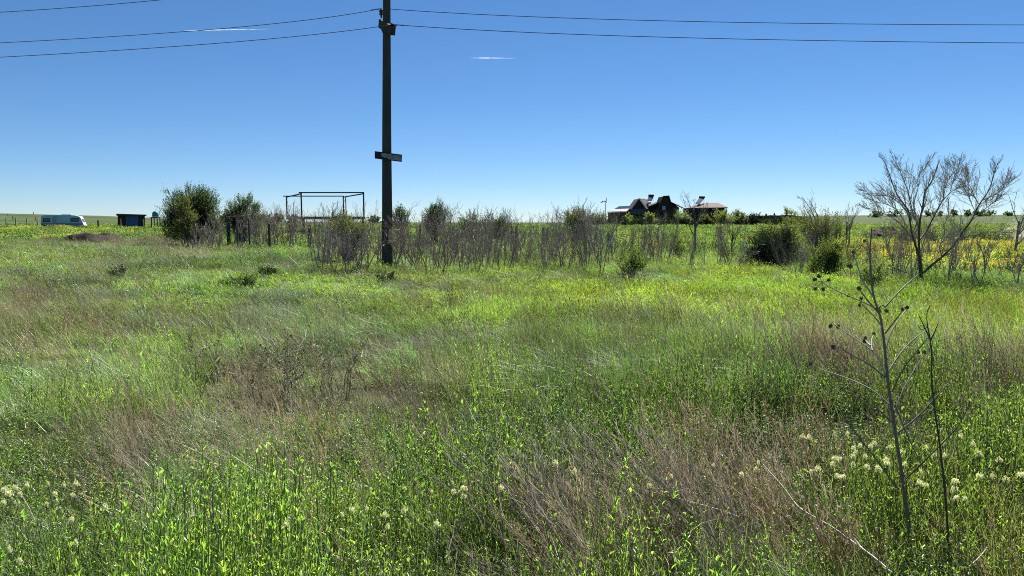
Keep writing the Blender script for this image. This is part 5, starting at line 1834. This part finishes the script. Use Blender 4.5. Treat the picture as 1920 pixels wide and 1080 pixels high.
loose('dry_stalk', 'upright grey dry stalk left of the one with the pale bent tip', 'stalk', [BL(p) for p in ((1385, 1090), (1385, 900), (1390, 600), (1372, 360))], .0042, .003, 2.95, 3.1, M_THI)

# bramble in the middle left
rng = np.random.RandomState(8)
for bx, by, lab, ncan, sc_ in ((465, 748, 'thorny olive bramble with dark canes in the left meadow, left half', 16, 1.0), (565, 752, 'thorny olive bramble with dark arching canes, right half', 15, 1.0)):
    g = on_ground(bx, by)
    t = thing('bramble', lab, 'bramble', g)
    mc_, ml = MB(), MB()
    for k in range(ncan):
        p0 = np.array([*rng.normal(0, .22, 2), -.03])
        a = rng.uniform(0, 6.28)
        L_ = rng.uniform(.4, .85)
        q = np.linspace(0, 1, 9)
        reach = rng.uniform(.1, .5)
        P = np.stack([p0[0] + math.cos(a) * reach * q ** 1.6, p0[1] + math.sin(a) * reach * q ** 1.6, L_ * (q - .35 * q ** 2.6)], 1) + np.cumsum(rng.normal(0, .012, (9, 3)), 0)
        mc_.tube(P, .0045 * (1 - .6 * q), 4, rng.uniform(0, 1), 0, cap=False)
        for _ in range(5):
            i = rng.randint(3, 9)
            e = P[i] + rng.normal(0, .09, 3) + [0, 0, .07]
            mc_.tube([P[i], (P[i] + e) / 2 + rng.normal(0, .01, 3), e], [.0022, .0018, .0012], 3, rng.uniform(0, 1), 0, cap=False)
            m = 6
            C = P[i] + (e - P[i]) * rng.uniform(.3, 1, (m, 1))
            ml.leaves(C, rng.normal(0, 1, (m, 3)) + [0, 0, .3], rng.normal(0, .5, (m, 3)) + [0, 0, 1], rng.uniform(.018, .034, m), rng.uniform(.006, .010, m), rng.uniform(0, 1, m))
    mc_.build('canes', M_TWIGB, t)
    ml.build('leaves', M_LOLIVE, t)

# cream flower heads
M_CREAM = leafmat('cream_flower', (.72, .72, .44), (.82, .82, .56), (.74, .76, .36), (.82, .84, .48), tmix=.55, gloss=.01)
M_FST = leafmat('flower_stalk', (.08, .13, .03), (.12, .17, .05), tmix=.3)
FP = []
for v in range(4):
    rng = np.random.RandomState(200 + v)
    m = 170
    rr_ = .027 * rng.uniform(0, 1, m) ** .5
    a = rng.uniform(0, 6.28, m)
    P = np.stack([rr_ * np.cos(a), rr_ * np.sin(a), .012 * (1 - (rr_ / .027) ** 2) + rng.normal(0, .004, m)], 1)
    P[:, :2] += rng.normal(0, .008, (7, 2))[rng.randint(0, 7, m)]
    mb = MB()
    l = rng.uniform(.006, .011, m)
    mb.rhombs(P, rng.normal(0, 1, (m, 3)), rng.normal(0, .6, (m, 3)) + [0, 0, 1], l, l * .45, rng.uniform(0, 1, m))
    hm_ = mb.mesh('flower_head', M_CREAM)
    mb = MB()
    mb.tube([(0, 0, -.42), (.01, 0, -.2), (0, 0, -.04)], [.0022, .0018, .0014], 4, .4)
    for k in range(9):
        e = P[rng.randint(0, m)]
        mb.tube([(0, 0, -.045), tuple(e * .6 + np.array([0, 0, -.012])), tuple(e)], [.001, .0009, .0007], 3, .6, cap=False)
    nl = 12
    tl = rng.uniform(-.38, -.06, nl)
    an = rng.uniform(0, 6.28, nl)
    mb.leaves(np.stack([tl * 0, tl * 0, tl], 1), np.stack([np.cos(an), np.sin(an), np.full(nl, .8)], 1), np.stack([-np.cos(an) * .6, -np.sin(an) * .6, np.ones(nl)], 1), rng.uniform(.03, .05, nl), rng.uniform(.006, .01, nl), rng.uniform(0, 1, nl), 1)
    FP.append((hm_, mb.mesh('stalk', [M_FST, M_FLEAF] if 'M_FLEAF' in globals() else [M_FST, M_LMID])))
FROOT = {}
rngF = np.random.RandomState(17)

def flower(x, y, label, group, big=1.0):
    k = rngF.randint(0, 4)
    z = .44 + rngF.uniform(-.05, .05)
    r = ray(x, y)
    t_ = (z - CAM_H) / r.z
    p = Vector((0, 0, CAM_H)) + r * t_
    if k not in FROOT:
        o = thing('flowering_weed', label, 'flower', (0, 0, 0), 0, group)
        for nm, me in (('flower_head', FP[k][0]), ('stalk', FP[k][1])):
            c = bpy.data.objects.new(nm, me)
            COL.objects.link(c)
            c.parent = o
        FROOT[k] = o
    else:
        o = copy_tree(FROOT[k])
        o['label'], o['group'] = label, group
    o.location = p
    f_ = rngF.uniform(0, 1)
    s = big * (.26 + .28 * f_)
    o['label'] = ('small ' if f_ < .4 else 'large ' if f_ > .75 else 'mid-sized ') + label
    o.scale = (s, s, 1.0)
    o.rotation_euler = (rngF.normal(0, .12), rngF.normal(0, .12), rngF.uniform(0, 6.28))
A_ = [(260, 45), (310, 50), (595, 20), (640, 130), (655, 160), (640, 190), (690, 110), (500, 205), (540, 210), (485, 250), (640, 250), (725, 190), (740, 270), (770, 110), (800, 95), (830, 285), (895, 215), (895, 245),
      (1025, 250), (1010, 160), (320, 300), (375, 285), (520, 335), (560, 345), (1145, 310), (1140, 395), (1190, 410), (1250, 175), (1330, 185), (1320, 95), (1445, 35), (1540, 95), (1585, 165), (1735, 215), (1680, 335),
      (1590, 340), (1790, 365), (1410, 375), (1405, 440), (1410, 500), (1480, 510), (1895, 325), (915, 125), (1185, 125)]
for p in A_:
    flower(*BR(p), 'cream flower head ' + ('left of the dead thistle, above the fallen branch' if BR(p)[0] < 1590 else 'just left of the dead thistle stem' if BR(p)[0] < 1690 else 'between the dead thistle and the thin dark stem' if BR(p)[0] < 1770 else 'right of the thin dark stem'), 'cream flowers around the thistle', 1.0)
B_ = [(30, 445), (120, 430), (60, 475), (20, 540), (150, 475), (130, 535), (200, 410), (360, 400), (475, 410), (570, 400), (550, 480), (430, 530), (345, 550), (70, 890), (150, 980), (530, 665), (785, 575), (570, 840), (410, 475)]
for i, p in enumerate(B_):
    flower(*BL(p), 'cream flower head ' + ('in the bunch at the left edge' if i < 6 else 'in the lower left, left of the dry stalks' if BL(p)[0] < 110 else 'in the lower left, beside the upright dry stalk'), 'cream flowers in the lower left corner', 1.2 if i < 6 else .7)
for p in [(120, 630), (265, 665), (220, 705), (830, 585), (960, 635), (1110, 600), (720, 595), (650, 630), (980, 720), (1560, 430), (1480, 455), (1555, 490), (1840, 430), (1360, 705)]:
    flower(480 + p[0] / 4, 810 + p[1] / 4, 'cream flower head among the weeds ' + ('right of the bent-tipped stalk' if p[0] < 500 else 'at the bottom centre' if p[0] < 1300 else 'left of the brown stems'), 'cream flowers at the bottom centre', .8)
for p in [(470, 300), (330, 240), (1030, 410), (1150, 135), (1190, 340), (1720, 325), (1850, 240), (1825, 285), (1510, 255)]:
    flower(*BM(p), 'cream flower head showing between the brown dry stems', 'cream flowers between the brown stems', .85)
